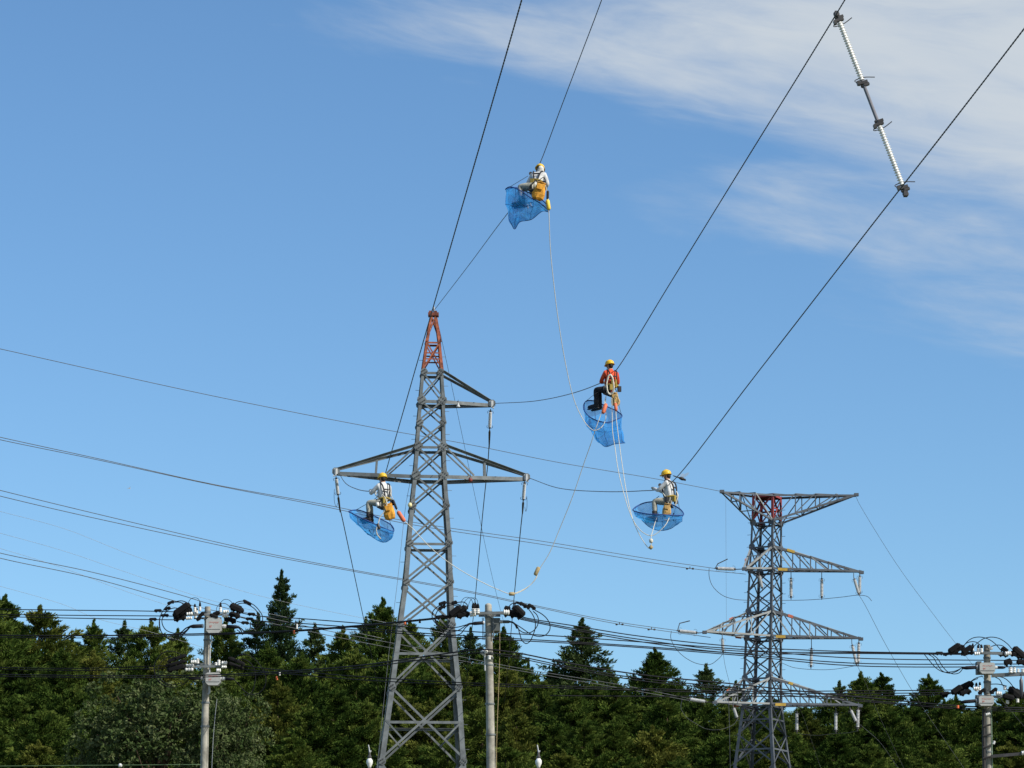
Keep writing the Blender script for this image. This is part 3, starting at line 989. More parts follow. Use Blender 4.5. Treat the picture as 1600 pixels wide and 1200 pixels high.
arm_truss(T2, 'crossarm', 'NL', 'NR', lv2[10], lv2[9], P(1117, 1098, Y2 - 2.6), (0.32, 0.60), 0.10, markers=((0.10, 0.6, FADEOR, True), (0.45, 0.3, FADEOR, False)), m=GALVL)

# ------------------------------------------------------------------ insulator strings
def insulator(p, q, r, label, group, nshed=12, m=None, horn=None, cat='insulator'):
    """string of ribbed porcelain sheds from p to q with end fittings and arcing horns"""
    ax = q - p
    L = ax.length
    root = thing('insulator_string', p, label, cat, group)
    prof = []
    a0, a1 = 0.14 * L, 0.86 * L
    st = (a1 - a0) / nshed
    prof.append((a0, r * 0.5))
    for i in range(nshed):
        h = a0 + st * i
        prof += [(h + st * 0.1, r * 0.72), (h + st * 0.45, r), (h + st * 0.6, r * 0.97), (h + st * 0.7, r * 0.72)]
    prof.append((a1, r * 0.5))
    MB().lathe(p, ax, prof, 12).build('porcelain_sheds', m or GREYINS, root, p)
    d = ax.normalized()
    MB().lathe(p, d, [(0, r * 0.25), (a0 * 0.5, r * 0.25), (a0 * 0.55, r * 0.62), (a0 + 0.005, r * 0.62)], 8).build('end_fitting', STEELD, root, p)
    MB().lathe(p, d, [(a1 - 0.005, r * 0.62), (a1 + a0 * 0.45, r * 0.62), (a1 + a0 * 0.5, r * 0.25), (L, r * 0.25)], 8).build('end_fitting', STEELD, root, p)
    s = Vector((1, 0, 0)) - d * d.x
    s.normalize()
    for e, sg in ((a0 * 0.7, 1), (a1 + a0 * 0.3, -1)):
        mb = MB()
        c = p + d * e
        for side in (-1, 1):
            mb.tube(spline([c, c + s * side * r * 1.2, c + s * side * r * 1.6 + d * sg * r * 0.7, c + s * side * r * 1.4 + d * sg * r * 1.4], 4), 0.009, 4)
        mb.build('arcing_horn', STEELD, root, p)
    if horn is not None:
        mb = MB(); mb.tube([p + d * 0.05, horn[0], horn[1]], [0.02, 0.03, 0.03], 5); mb.build('horn_bar', STEELD, root, p)
    return root


G1 = 'grey insulators hanging from the front tower arms'
for (a, b, lab) in (((766.5, 639), (765, 672), 'grey insulator hanging from the single upper arm of the front tower'),
                    ((820, 751), (817.5, 784), 'grey insulator hanging from the lower front-tower arm that points to the far tower'),
                    ((525, 744), (528.5, 776), 'grey insulator hanging from the arm tip beside the worker at the tower')):
    r_ = insulator(P(*a, Y1 + 0.1), P(*b, Y1 + 0.5), 0.072, lab, G1, 15)
G2 = 'ribbed insulators on the far tower'
Ym = Y2 - 2.4
for (a, b, lab, hn) in (((1116, 888), (1152, 889.5), 'lying tension insulator on the second arm of the far tower, highest of three', ((1121.5, 881), (1137, 873.5))),
                        ((1057, 985.5), (1092, 989), 'lying tension insulator at the longest near arm of the far tower, middle of three', ((1062, 974), (1078, 970))),
                        ((1074, 1092), (1106, 1097), 'lying tension insulator before the trees on the lowest arm of the far tower', None)):
    o = insulator(P(*a, Ym), P(*b, Ym), 0.115, lab, G2, 13, horn=None if hn is None else [P(*hn[0], Ym), P(*hn[1], Ym)])
    MB().tube([P(*b, Ym), {1152: P(1163, 889, Y2 - 2.6), 1092: P(1101, 988, Y2 - 2.8), 1106: P(1117, 1098, Y2 - 2.6)}[b[0]]], .025, 5).build('link', STEELD, o, o.location)
sus = [((1236, 900), (1236, 937), Y2, 'hanging insulator nearest the body under the second arm of the far tower'),
       ((1284, 901), (1284, 937), Y2, 'hanging insulator midway under the second arm of the far tower'),
       ((1343.5, 897), (1343, 930), Y2 + .3, 'upright insulator of the pair at the tip of the second arm of the far tower'),
       ((1334, 902), (1343, 931), Y2 - .3, 'slanted insulator of the pair at the tip of the second arm of the far tower'),
       ((1186, 897), (1191.5, 921), Y2 - 1.5, 'short slanted insulator in front of the far tower body below its second arm'),
       ((1128.5, 996), (1130, 1021), Ym, 'short hanging insulator under the far-tower longest near arm'),
       ((1268, 1010), (1267, 1045), Y2, 'hanging insulator midway under the third arm of the far tower'),
       ((1342, 1001), (1341, 1040), Y2 + .3, 'upright insulator of the pair at the tip of the third arm of the far tower'),
       ((1331, 1005), (1339, 1041), Y2 - .3, 'slanted insulator of the pair at the tip of the third arm of the far tower'),
       ((1145.5, 1104), (1152.5, 1124), Ym, 'short slanted insulator before the trees under the near lowest arm of the far tower'),
       ((1245, 1109), (1245, 1146), Y2, 'hanging insulator nearest the body under the lowest arm of the far tower'),
       ((1306, 1109), (1306, 1146), Y2, 'hanging insulator midway under the lowest arm of the far tower'),
       ((1341, 1104), (1340, 1142), Y2 + .3, 'upright insulator of the pair before the trees at the far-tower lowest arm tip'),
       ((1328, 1107), (1339, 1130), Y2 - .3, 'slanted insulator of the pair before the trees at the far-tower lowest arm tip')]
for a, b, Y, lab in sus:
    o = insulator(P(*a, Y), P(*b, Y), 0.10, lab, G2, 12)
    MB().tube([P(*a, Y), P(*a, Y) + UPV * (.40 if a == (1268, 1010) else .24)], .022, 5).build('hanger', GALV2, o, o.location)

# phase spacer between the two thick conductors overhead
YS = 56.0
sp0, sp1 = P(1307, 22, YS), P(1415, 303, YS)
sp = thing('phase_spacer', sp0, 'long rod of two white ribbed insulators tied between two thick conductors near the picture top', 'spacer')
dd = (sp1 - sp0)
Ls = dd.length; dd.normalize()
for f0, f1 in ((0.045, 0.375), (0.625, 0.955)):
    prof = []
    n_ = 24
    st = (f1 - f0) * Ls / n_
    for i in range(n_):
        h = f0 * Ls + st * i
        prof += [(h, 0.036), (h + st * 0.35, 0.036), (h + st * 0.5, 0.056), (h + st * 0.62, 0.056), (h + st * 0.78, 0.036)]
    MB().lathe(sp0, dd, prof, 12).build('ribbed_insulator', WHITEP, sp, sp0)
MB().lathe(sp0, dd, [(0.36 * Ls, 0.034), (0.64 * Ls, 0.034)], 10).build('middle_rod', mat('dull_steel_rod', (0.20, 0.20, 0.225), 0.45, 0.4, var=0.15), sp, sp0)
sx = Vector((1, 0, 0)) - dd * dd.x; sx.normalize()
sy = dd.cross(sx)
for f_, sg in ((0.035, 1), (0.385, -1), (0.615, 1), (0.965, -1)):
    c = sp0 + dd * f_ * Ls
    mb = MB()
    M3 = Matrix((sx, sy, dd)).transposed()
    mb.box(c, 0.17, 0.10, 0.05, M3); mb.box(c + sx * 0.05 - dd * sg * .05, 0.10, 0.09, 0.045, M3); mb.box(c - sx * 0.08 + dd * sg * .02, 0.05, 0.11, 0.07, M3); mb.ball(c - sx * .03 - dd * sg * .06, .035, 6)
    mb.tube(spline([c - sx * 0.05, c - sx * 0.13 + dd * sg * 0.08, c + sx * 0.05 + dd * sg * 0.09, c + sx * 0.24 + dd * sg * 0.03], 4), 0.009, 5)
    mb.build('clamp', STEELD, sp, sp0)
for e in (sp0, sp1):
    mb = MB(); mb.ball(e, 0.06, 8); mb.box(e, 0.07, 0.13, 0.09); mb.build('wire_clamp', STEELD, sp, sp0)
for i, e in enumerate((sp0, sp1)):
    mb = MB(); mb.tube([e, e + dd * (0.05 * Ls if i == 0 else -0.05 * Ls)], 0.035, 6); mb.build('link', STEELD, sp, sp0)
# ------------------------------------------------------------------ wires
def wire(label, pts, r, m, group=None, name='power_line', n=8, sides=5, cat='wire', extend=None):
    p3 = PX(pts)
    if extend:
        for e in extend:
            d = (p3[-1] - p3[-2]) if e > 0 else (p3[0] - p3[1])
            d = d.normalized() * abs(e)
            if e > 0: p3.append(p3[-1] + d)
            else: p3.insert(0, p3[0] + d)
    sp_ = spline(p3, n)
    b = MB().tube(sp_, r, sides)
    return tag(b.build(name, m, None, p3[0], smooth=True), label, cat, group)


def stranded(label, p3, r, group, pitch=0.30):
    """thick conductor of strands twisted round each other"""
    pts = spline(p3, 10)
    L = [0.0]
    for a, b in zip(pts, pts[1:]):
        L.append(L[-1] + (b - a).length)
    step = pitch / 7
    out, t = [], 0
    for k in range(len(pts) - 1):
        while t < L[k + 1]:
            f = (t - L[k]) / max(1e-6, L[k + 1] - L[k])
            out.append((pts[k].lerp(pts[k + 1], f), (pts[k + 1] - pts[k]).normalized(), t)); t += step
    root = thing('conductor', p3[0], label, 'wire', group)
    core = MB().tube([o[0] for o in out], r * 0.80, 5)
    core.build('core_strand', COND, root, p3[0], smooth=True)
    for ph in (0, 1):
        ps = []
        for c, d, t in out:
            a = Vector((0, 0, 1)) - d * d.z; a.normalize(); b = d.cross(a)
            an = 2 * math.pi * t / pitch + ph * math.pi
            ps.append(c + (a * math.cos(an) + b * math.sin(an)) * r * 0.62)
        MB().tube(ps, r * 0.46, 4).build('twisted_strand', COND, root, p3[0], smooth=True)
    return root


def level_run(A, px2, py2, over=1.9):
    """from A on to the point seen at (px2, py2) at the same height, and on past the camera"""
    Yb = (A.z - EYE) / gz(py2)
    B = P(px2, py2, Yb)
    d = B - A
    return [A.lerp(B, 0.33), A.lerp(B, 0.66), B, A + d * 1.35 + Vector((0, 0, .15)), A + d * over + Vector((0, 0, .9))]


GC = 'thick twisted conductors the workers ride on'
W2 = P(966, 574, 85.6); W3 = P(1056, 747, 84.0); W4 = P(612, 705, 85.0); W1 = P(845, 252, 83.0)
stranded('thick twisted conductor sagging from the upper tower arm past the worker in red', [tipU + Vector((.15, -.1, 0))] + PX([(832, 627, 114), (885, 617, 103), (930, 602, 93), (952, 590, 87.5)]) + [W2] + level_run(W2, 1320, 0), 0.0135, GC)
stranded('thick twisted conductor from the lower tower arm past the worker nearest the far tower', [tipR + Vector((.15, -.1, -.05))] + PX([(875, 763, 113), (940, 768, 102), (1000, 767, 93), (1036, 762, 86.5)]) + [W3] + level_run(W3, 1600, 45), 0.0135, GC)
stranded('thick twisted conductor crossing the orange peak, from the worker beside the tower', [tipL + Vector((.12, -.1, -.08))] + PX([(540, 755, 117), (557, 764, 108), (577, 767.5, 98), (594, 764, 90)]) + [W4] + level_run(W4, 815, 0), 0.0135, GC)
# earth wire of worker 1
pe = [lv1[0][0] + Vector((0.05, -.1, .22))] + PX([(735, 411, 108), (775, 357, 96), (812, 308, 88), (834, 275, 84.5)]) + [W1] + level_run(W1, 940, 0)
b = MB().tube(spline(pe, 10), 0.0115, 5)
tag(b.build('earth_wire', COND, None, pe[0], smooth=True), 'thin earth wire from the orange peak up past the topmost worker', 'wire', GC)

GF = 'far-side wires dropping from the front tower'
wire('dark wire dropping from the upper arm insulator to the wood behind the middle pole', [(765, 671, 125.6), (764.3, 690, 127), (763, 715, 130), (754, 805, 146), (742, 940, 172), (734, 1015, 190), (724, 1110, 215)], 0.020, COND, GF)
wire('dark wire dropping from the lower arm insulator past the middle pole covers', [(817.5, 782, 125.7), (816.5, 798, 127), (814, 822, 130), (805, 915, 150), (796, 1015, 178), (788, 1100, 205)], 0.020, COND, GF)
wire('dark wire dropping from the arm tip beside the tower worker into the wood', [(528.5, 774, 125.7), (530, 787, 127), (536, 815, 131), (552, 890, 150), (571, 980, 178), (592, 1080, 205)], 0.020, COND, GF)
wire("very thin wire from the orange peak down across a cross-arm", [(681, 489, 125.2), (702, 585, 132), (739, 760, 150), (770, 905, 172), (800, 1020, 195), (822, 1100, 210)], 0.009, COND, GF)
wire('hairline stay running down just outside the front tower leg', [(643, 742, 124.5), (634, 790, 124.3), (622, 900, 123.5), (610, 1000, 123), (590, 1190, 122), (575, 1330, 121)], 0.008, ALUW, GF)
for lab, pts in (('loose wire tail hanging at the insulator beside the tower worker', [(522.5, 764), (522, 776), (523, 786), (525.5, 792), (527.5, 786)]),
                 ('loose wire tail hanging at the insulator of the lower arm towards the far tower', [(823, 775), (823.5, 786), (823, 795), (821.5, 799), (820, 792)])):
    wire(lab, pts=[(x, y, 125.3) for x, y in pts], r=0.009, m=COND, group='loose wire tails')
for lab, (x, y), (x2, y2) in (('dark dead-end clamp below the upper arm insulator', (765, 672), (764.3, 700)), ('dark dead-end clamp below the lower arm insulator towards the far tower', (817.5, 784), (816.3, 803)), ('dark dead-end clamp below the insulator beside the tower worker', (528.5, 776), (531.5, 800))):
    a_, b_ = P(x, y, 125.7), P(x2, y2, 126.6)
    d_ = b_ - a_
    mb = MB(); mb.lathe(a_, d_, [(0, .02), (d_.length * .1, .045), (d_.length * .4, .04), (d_.length * .75, .03), (d_.length, .022)], 8)
    tag(mb.build('wire_clamp', STEELD, None, a_), lab, 'clamp', 'dead-end clamps on the front tower wires')
# bundles from the far tower to the left
GL = 'wires running from the far tower across the sky'
wire("single thin earth wire reaching the top arm tip of the far tower", [(-60, 532, 138), (0, 545, 140), (330, 618, 150), (600, 671, 158), (720, 692, 162), (870, 722, 168), (1035, 750, 175), (1128, 768, 177.8)], 0.016, ALUW, GL)
wire('upper wire of the highest pair leading to the second arm of the far tower', [(-60, 669, 138), (0, 683, 140), (160, 718, 145), (330, 756, 150), (500, 787, 155), (640, 815, 159), (850, 846, 167), (1020, 874, 173), (1116, 888, 177.4)], 0.017, ALUW, GL)
wire('lower wire of the highest pair leading to the second arm of the far tower', [(-60, 673, 138.5), (0, 687, 140.5), (160, 720, 145.5), (330, 757, 150.5), (500, 790, 155.5), (640, 819, 159.5), (850, 851, 167.5), (1070, 887, 175), (1165, 897, 179)], 0.017, ALUW, GL)
wire('upper wire of the middle pair leading to the long near arm of the far tower', [(-60, 751, 137), (0, 766, 139), (110, 793, 143), (330, 845, 150), (430, 867, 153), (560, 892, 157), (720, 921, 162), (850, 949, 167), (960, 971, 172), (1057, 985, 177.2)], 0.017, ALUW, GL)
wire('lower wire of the middle pair leading to the long near arm of the far tower', [(-60, 760, 137.5), (0, 775, 139.5), (110, 801, 143.5), (330, 849, 150.5), (430, 870, 153.5), (560, 894, 157.5), (720, 923, 162.5), (850, 951, 167.5), (960, 974, 172.5), (1110, 996, 178)], 0.017, ALUW, GL)
wire('upper wire of the lowest pair, passing behind the first pole top', [(-60, 847, 136), (0, 864, 138), (140, 893, 143), (280, 929, 148), (330, 944, 150), (500, 983, 155), (640, 1010, 160), (800, 1042, 166), (980, 1072, 174), (1074, 1091, 177.2)], 0.017, ALUW, GL)
wire('lower wire of the lowest pair, passing behind the first pole top', [(-60, 855, 136.5), (0, 872, 138.5), (140, 902, 143.5), (270, 938, 148.5), (330, 953, 150.5), (500, 990, 155.5), (640, 1018, 160.5), (800, 1046, 166.5), (980, 1077, 174.5), (1090, 1097, 178)], 0.017, ALUW, GL)
GP = 'hairline pale wires of a farther line'
for lab, pts in (('highest pale hairline wire in the sky, ending behind the tallest spire tree', [(-40, 788), (0, 799), (100, 826), (200, 865), (330, 909), (430, 937), (600, 972), (700, 990)]),
                 ('pale hairline wire slanting to the top of the first pole', [(-40, 822), (0, 833), (100, 861), (200, 895), (330, 938), (450, 965), (600, 998)]),
                 ('pale hairline wire between the dark pair before the first pole', [(-40, 847), (0, 857), (100, 888), (180, 918), (260, 945), (400, 985)]),
                 ('lowest pale hairline wire above the trees at the picture edge', [(-40, 906), (0, 916), (100, 945), (150, 966), (230, 986), (330, 1015)])):
    wire(lab, [(x, y, 228 + x * 0.01) for x, y in pts], 0.0105, FARW, GP)
GD = 'wires slanting from the far tower down behind the last pole'
wire("thin wire slanting from the far tower's top arm tip to the last pole", [(1338, 777, 180), (1343, 788, 181), (1400, 880, 185), (1460, 962, 190), (1497, 1010, 194), (1545, 1070, 199), (1600, 1135, 204)], 0.010, ALUW, GD)
wire('wire slanting from the second arm insulators of the far tower across the wood', [(1343, 931, 180), (1352, 946, 181), (1380, 1000, 184), (1430, 1087, 190), (1475, 1155, 195), (1510, 1206, 199), (1570, 1295, 205)], 0.012, ALUW, GD)
wire('wire slanting from the third arm insulators of the far tower across the wood', [(1340, 1041, 180), (1352, 1066, 182), (1378, 1128, 188), (1414, 1204, 195), (1460, 1300, 203)], 0.0105, ALUW, GD)
wire('wire slanting from the lowest arm insulators of the far tower across the wood', [(1341, 1130, 180), (1352, 1139, 182), (1375, 1160, 187), (1405, 1202, 194), (1460, 1275, 203)], 0.0105, ALUW, GD)
wire('thin wire dropping from under the long near arm of the far tower', [(1130, 1021, 177.6), (1133, 1040, 178), (1140, 1068, 179), (1150, 1110, 181), (1177, 1200, 186), (1200, 1275, 190)], 0.010, ALUW, GD)
wire('plumb-straight pale cord hanging past the near lowest arm of the far tower', [(1138.5, 1092, 176.5), (1140, 1150, 176.6), (1141, 1200, 176.8), (1143, 1300, 177)], 0.012, ALUW, GD)
wire('wire slanting down through the legs of the far tower', [(1152, 1123, 177.6), (1160, 1148, 179), (1174, 1190, 182), (1190, 1240, 186)], 0.010, ALUW, GD)
wire('wire slanting from the lowest arm midway, past the leg of the far tower', [(1249, 1105, 180), (1258, 1128, 182), (1281, 1196, 189), (1310, 1280, 197)], 0.010, ALUW, GD)
wire('hair-thin cord hanging from the near top arm tip of the far tower', [(1134, 777, 177.8), (1134.5, 880, 177.6), (1135, 985, 177.3)], 0.006, ALUW, GD)
GJ = 'jumper wires drooping round the far tower'
wire('drooping jumper from the highest tension insulator round the far tower body', [(1108, 888, 177), (1108, 900, 177), (1113, 915, 177), (1127, 929, 177), (1146, 936, 177.5), (1170, 938, 178), (1200, 938, 179), (1236, 938, 180), (1260, 937.5, 180), (1284, 936, 180), (1315, 933, 180), (1343, 930, 180), (1356, 932.5, 180), (1362, 939, 180)], 0.016, COND, GJ)
wire('drooping jumper loop under the long near arm of the far tower', [(1049, 986, 177), (1048, 996, 177), (1055, 1012, 177), (1070, 1027, 177), (1090, 1037, 177), (1110, 1038, 177), (1122, 1030, 177), (1130, 1021, 177.4)], 0.016, COND, GJ)
wire('drooping jumper wire under the third arm of the far tower', [(1222, 1036, 179.5), (1240, 1043, 180), (1267, 1046, 180), (1300, 1046, 180), (1339, 1040, 180)], 0.014, COND, GJ)
wire('pale jumper wire curving before the dark trees beside the lowest arm', [(1066, 1092, 177), (1064, 1106, 177), (1072, 1120, 177), (1088, 1131, 177), (1104, 1139, 177), (1124, 1140, 177), (1146, 1132, 177.3), (1152, 1124, 177.4)], 0.009, ALUW, GJ)
wire('thin jumper wire joining the two insulators under the lowest arm', [(1245, 1146, 180), (1275, 1149, 180), (1306, 1146, 180), (1325, 1145, 180), (1340, 1142, 180)], 0.012, COND, GJ)
# dampers
for i, (px, py, Y, lab) in enumerate(((1078, 886, 175.4, 'small wire damper on the highest pair just before its tension insulator'), (1018, 981, 175, 'small wire damper on the middle pair just before its tension insulator'), (968, 973, 172.5, 'faint small fitting on the middle pair above the sunlit spire tree'))):
    c = P(px, py, Y)
    mb = MB(); mb.tube([c + Vector((-.16, 0, -.08)), c + Vector((.16, 0, -.1))], 0.012, 4)
    for s in (-1, 1): mb.lathe(c + Vector((s * .16 - .06, 0, -.09)), Vector((1, 0, 0)), [(0, .03), (.02, .05), (.1, .05), (.12, .03)], 6)
    mb.box(c + Vector((0, 0, -.04)), .05, .05, .12)
    tag(mb.build('wire_damper', STEELD, None, c), lab, 'damper', 'small dampers on the far tower wires')

# ------------------------------------------------------------------ pole line cables (poles at 107, 92 and 100 m)
GCB = 'black cables strung between the utility poles'
YL, YM, YR = 107.0, 92.0, 100.0
for lab, pts in (
    ('topmost black cable reaching the first pole from the picture edge', [(-200, 948, 113), (0, 952, 110), (120, 953.5, 108.5), (238, 955, YL), (290, 956.5, YL)]),
    ('middle of the three black cables reaching the first pole top', [(-200, 956, 113.5), (0, 960, 110.5), (120, 961.5, 109), (255, 962.5, YL + .5), (285, 963, YL + .5)]),
    ('lowest of the three black cables reaching the first pole top', [(-200, 960, 112), (0, 963.5, 109.5), (120, 966, 108), (235, 968, YL - .5), (275, 968.5, YL - .5)]),
    ('upper of three black cables from the first pole, passing behind the middle pole', [(374, 957, YL), (393, 961, YL), (470, 966.5, 104), (571, 974.5, 100), (670, 982, 97), (756, 988, 95), (850, 992.5, 95.5), (960, 1000, 96.5), (1150, 1014, 98), (1330, 1028, 99.5), (1600, 1032, 101), (1750, 1033, 102)]),
    ('middle of three black cables from the first pole, passing behind the middle pole', [(374, 964, YL), (390, 968, YL), (470, 974, 104), (571, 981.5, 100), (670, 990, 97), (756, 995, 95), (850, 1000.5, 95.5), (960, 1007, 96.5), (1150, 1021, 98), (1330, 1036, 99.5), (1600, 1037.5, 101), (1750, 1038, 102)]),
    ('lowest of three black cables from the first pole, passing behind the middle pole', [(370, 971, YL), (384, 974, YL), (470, 979, 104), (571, 985, 100), (670, 993.5, 97), (756, 998, 95), (850, 1003, 95.5), (960, 1009, 96.5), (1150, 1023.5, 98), (1330, 1040, 99.5), (1600, 1042, 101), (1750, 1043, 102)]),
    ('upper of three black cables from the middle pole covers towards the last pole', [(812, 962.5, YM), (820, 965, YM), (905, 979, 93.5), (1000, 994, 95.5), (1150, 1010, 98), (1330, 1018, 99.7), (1490, 1020.5, YR), (1512, 1021, YR)]),
    ('middle of three black cables from the middle pole covers towards the last pole', [(810, 964.5, YM + .4), (820, 967, YM + .4), (905, 983.5, 94), (1000, 999, 96), (1150, 1017, 98.5), (1330, 1019.5, 100), (1490, 1022, YR + .4), (1512, 1022, YR + .4)]),
    ('lowest of three black cables from the middle pole covers towards the last pole', [(808, 966, YM - .4), (820, 969, YM - .4), (905, 986, 93.2), (1000, 1002.5, 95), (1150, 1020.5, 97.4), (1330, 1021, 99.2), (1490, 1022.5, YR - .4), (1512, 1022.5, YR - .4)]),
    ('black cable before the trees into the lower insulators of the first pole', [(-200, 1040, 112), (0, 1043, 110), (120, 1044.5, 108.5), (270, 1040, YL), (292, 1040, YL)]),
    ('second black cable before the trees into the lower insulators of the first pole', [(-200, 1044, 112), (0, 1046, 110), (120, 1047.5, 108.7), (270, 1045, YL + .4), (292, 1046, YL + .4)]),
    ('upper black cable from the lower set of the first pole to the last pole', [(352, 1037, YL), (375, 1040, YL), (450, 1048, 104), (560, 1057, 100.5), (730, 1067, 96), (860, 1071.5, 96), (1010, 1076, 97), (1150, 1080, 98), (1330, 1079.5, 99.5), (1487, 1078, YR), (1510, 1077, YR)]),
    ('lower black cable from the lower set of the first pole to the last pole', [(352, 1043, YL), (375, 1045, YL), (450, 1053, 104), (560, 1062, 100.5), (730, 1070.5, 96), (860, 1074.5, 96), (1010, 1079, 97), (1150, 1083, 98), (1330, 1083.5, 99.5), (1487, 1082, YR), (1510, 1081, YR)]),
    ('thin black cable along the foot of the skyline to the last pole covers', [(860, 1087, 96), (1010, 1088, 97), (1150, 1088, 98), (1330, 1088, 99.5), (1470, 1085, YR), (1505, 1082, YR)]),
):
    wire(lab, pts, 0.0165, CABLE, GCB, 'pole_cable', cat='cable')
for lab, pts, r in (
    ('thick black cable sweeping past the first pole to the middle pole covers', [(-200, 990, 111), (0, 993, 108), (170, 993, 106.5), (330, 990, 105.5), (440, 986.5, 102), (560, 977.5, 98), (640, 970, 94), (690, 964.5, YM), (712, 961, YM)], 0.024),
    ('black cable twisted close under the thick one past the first pole', [(-200, 993, 111.2), (0, 996, 108.2), (170, 996.5, 106.7), (330, 992, 105.7), (440, 988, 102.2), (560, 979, 98.2), (640, 971.5, 94.2), (690, 966, YM + .2), (712, 963, YM + .2)], 0.014),
    ('thick black cable before the trees, rising from the first pole to the middle pole', [(-200, 1052, 111), (0, 1054, 108), (170, 1056, 106.5), (310, 1055, 105.5), (430, 1050, 102), (560, 1040, 97.5), (670, 1025, 93), (756, 1015, YM - .4), (800, 1019, YM), (890, 1036.5, 93.5), (1000, 1054, 95), (1150, 1069, 97), (1280, 1083, 98.5), (1385, 1093, 99.4), (1500, 1103, YR - .4), (1600, 1106, 101), (1750, 1108, 102)], 0.021),
    ('black cable just under the rising thick one, before the trees', [(-200, 1055, 111.2), (0, 1057, 108.2), (170, 1059, 106.7), (310, 1058, 105.7), (430, 1053, 102.2), (560, 1044, 97.7), (670, 1029.5, 93.2), (756, 1020, YM - .3), (800, 1024, YM), (890, 1042, 93.5), (1000, 1060, 95), (1150, 1074.5, 97), (1280, 1088, 98.5), (1385, 1097, 99.4), (1500, 1106, YR - .3), (1600, 1109, 101), (1750, 1111, 102)], 0.017),
    ('third black cable of the bundle falling from the middle pole to the last pole', [(756, 1022, YM - .2), (800, 1027, YM), (890, 1045, 93.5), (1000, 1063.5, 95), (1150, 1078, 97), (1280, 1091, 98.5), (1385, 1099, 99.4), (1500, 1108, YR - .2), (1600, 1112, 101), (1750, 1114, 102)], 0.015),
):
    o = wire(lab, pts, r, CABLE, GCB, 'pole_cable', cat='cable')
    if 'sweeping' in lab:
        for (px, py, m_) in ((459, 985, ORM), (632, 970.5, ORM)):
            c = P(px, py, 101.3 if px < 500 else 94.4)
            MB().lathe(c, Vector((0.2, 0, -1)), [(0, .03), (.11, .03)], 8).build('red_sleeve', m_, o, o.location)
        c = P(464, 975, 101.2)
        MB().lathe(c, Vector((0, 0, -1)), [(0, .024), (.15, .024)], 8).build('white_sleeve', WHITEP, o, o.location)
        MB().lathe(P(656, 967, 93.6), Vector((0, 0, 1)), [(0, .02), (-.12, .035)], 8).build('clip', BLACKP, o, o.location)
    if 'second black' in lab or 'rising from' in lab:
        MB().lathe(P(432, 1057, 102), Vector((0.2, 0, -1)), [(0, .03), (.11, .03)], 8).build('red_sleeve', ORM, o, o.location)
        MB().lathe(P(437, 1049, 102), Vector((0, 0, -1)), [(0, .024), (.13, .024)], 8).build('white_sleeve', WHITEP, o, o.location)
        MB().lathe(P(1496.5, 1102, 99.4), Vector((0, 0, -1)), [(0, .04), (.09, .04)], 8).build('red_sleeve', ORM, o, o.location)
wire('thin pale green wire along the bottom edge to the first pole foot', [(-150, 1198, 108), (0, 1197, 107.5), (188, 1195.5, 107), (314, 1194.5, 106.9)], 0.010, mat('green_wire', (0.12, 0.20, 0.10), 0.6), None, 'guy_wire', cat='wire')
c = P(188, 1196, 106.9)
mb = MB(); mb.lathe(c - Vector((.06, 0, 0)), Vector((1, 0, 0)), [(0, .03), (.03, .065), (.09, .065), (.12, .03)], 8)
tag(mb.build('guy_insulator', WHITEP, None, c, smooth=True), 'small white egg insulator on the green wire at the bottom edge', 'insulator')

# ------------------------------------------------------------------ utility poles and their fittings
def ins_body(p, q, r, parent, org, n=4, cap=None):
    ax = q - p
    L = ax.length
    prof = [(0, r * .6)]
    st = L / n
    for i in range(n):
        h = st * i
        prof += [(h + st * .1, r * .75), (h + st * .5, r), (h + st * .65, r), (h + st * .8, r * .7)]
    prof += [(L, r * .6)]
    o = MB().lathe(p, ax, prof, 10).build('white_insulator', WHITEP, parent, org, smooth=True)
    if cap:
        d = ax.normalized()
        MB().lathe(q, d, [(0, r * .62), (cap * .3, r * .8), (cap * .75, r * .55), (cap, r * .25)], 8).build('black_cap', BLACKP, o, org)
    return o


def cover(p, q, w, h, parent, org, name='black_cover', teeth=True):
    """black clip-on cover with a ridge and a row of teeth along its lower edge"""
    ax = (q - p)
    L = ax.length; d = ax.normalized()
    b = Vector((0, 1, 0)) - d * d.y; b.normalize()
    u = b.cross(d)
    if u.z < 0: u = -u
    mb = MB()
    prof = [(-w / 2, 0), (-w / 2, h * .55), (-w * .2, h), (w * .2, h), (w / 2, h * .55), (w / 2, 0)]
    mb.prism([(x * .75, y * .7) for x, y in prof], p, p + d * L * .12, b, u, prof)
    mb.prism(prof, p + d * L * .12, p + d * L * .86, b, u)
    mb.prism(prof, p + d * L * .86, q, b, u, [(x * .6, y * .6) for x, y in prof])
    if teeth:
        n = max(2, int(L / 0.16))
        for i in range(n):
            c = p + d * L * ((i + .5) / n)
            k = L / n * .33
            mb.add([c - d * k - b * w * .3, c + d * k - b * w * .3, c + d * k + b * w * .3, c - d * k + b * w * .3, c - u * h * .45],
                   [[0, 1, 2, 3], [0, 4, 1], [1, 4, 2], [2, 4, 3], [3, 4, 0]])
    return mb.build(name, BLACKP, parent, org)


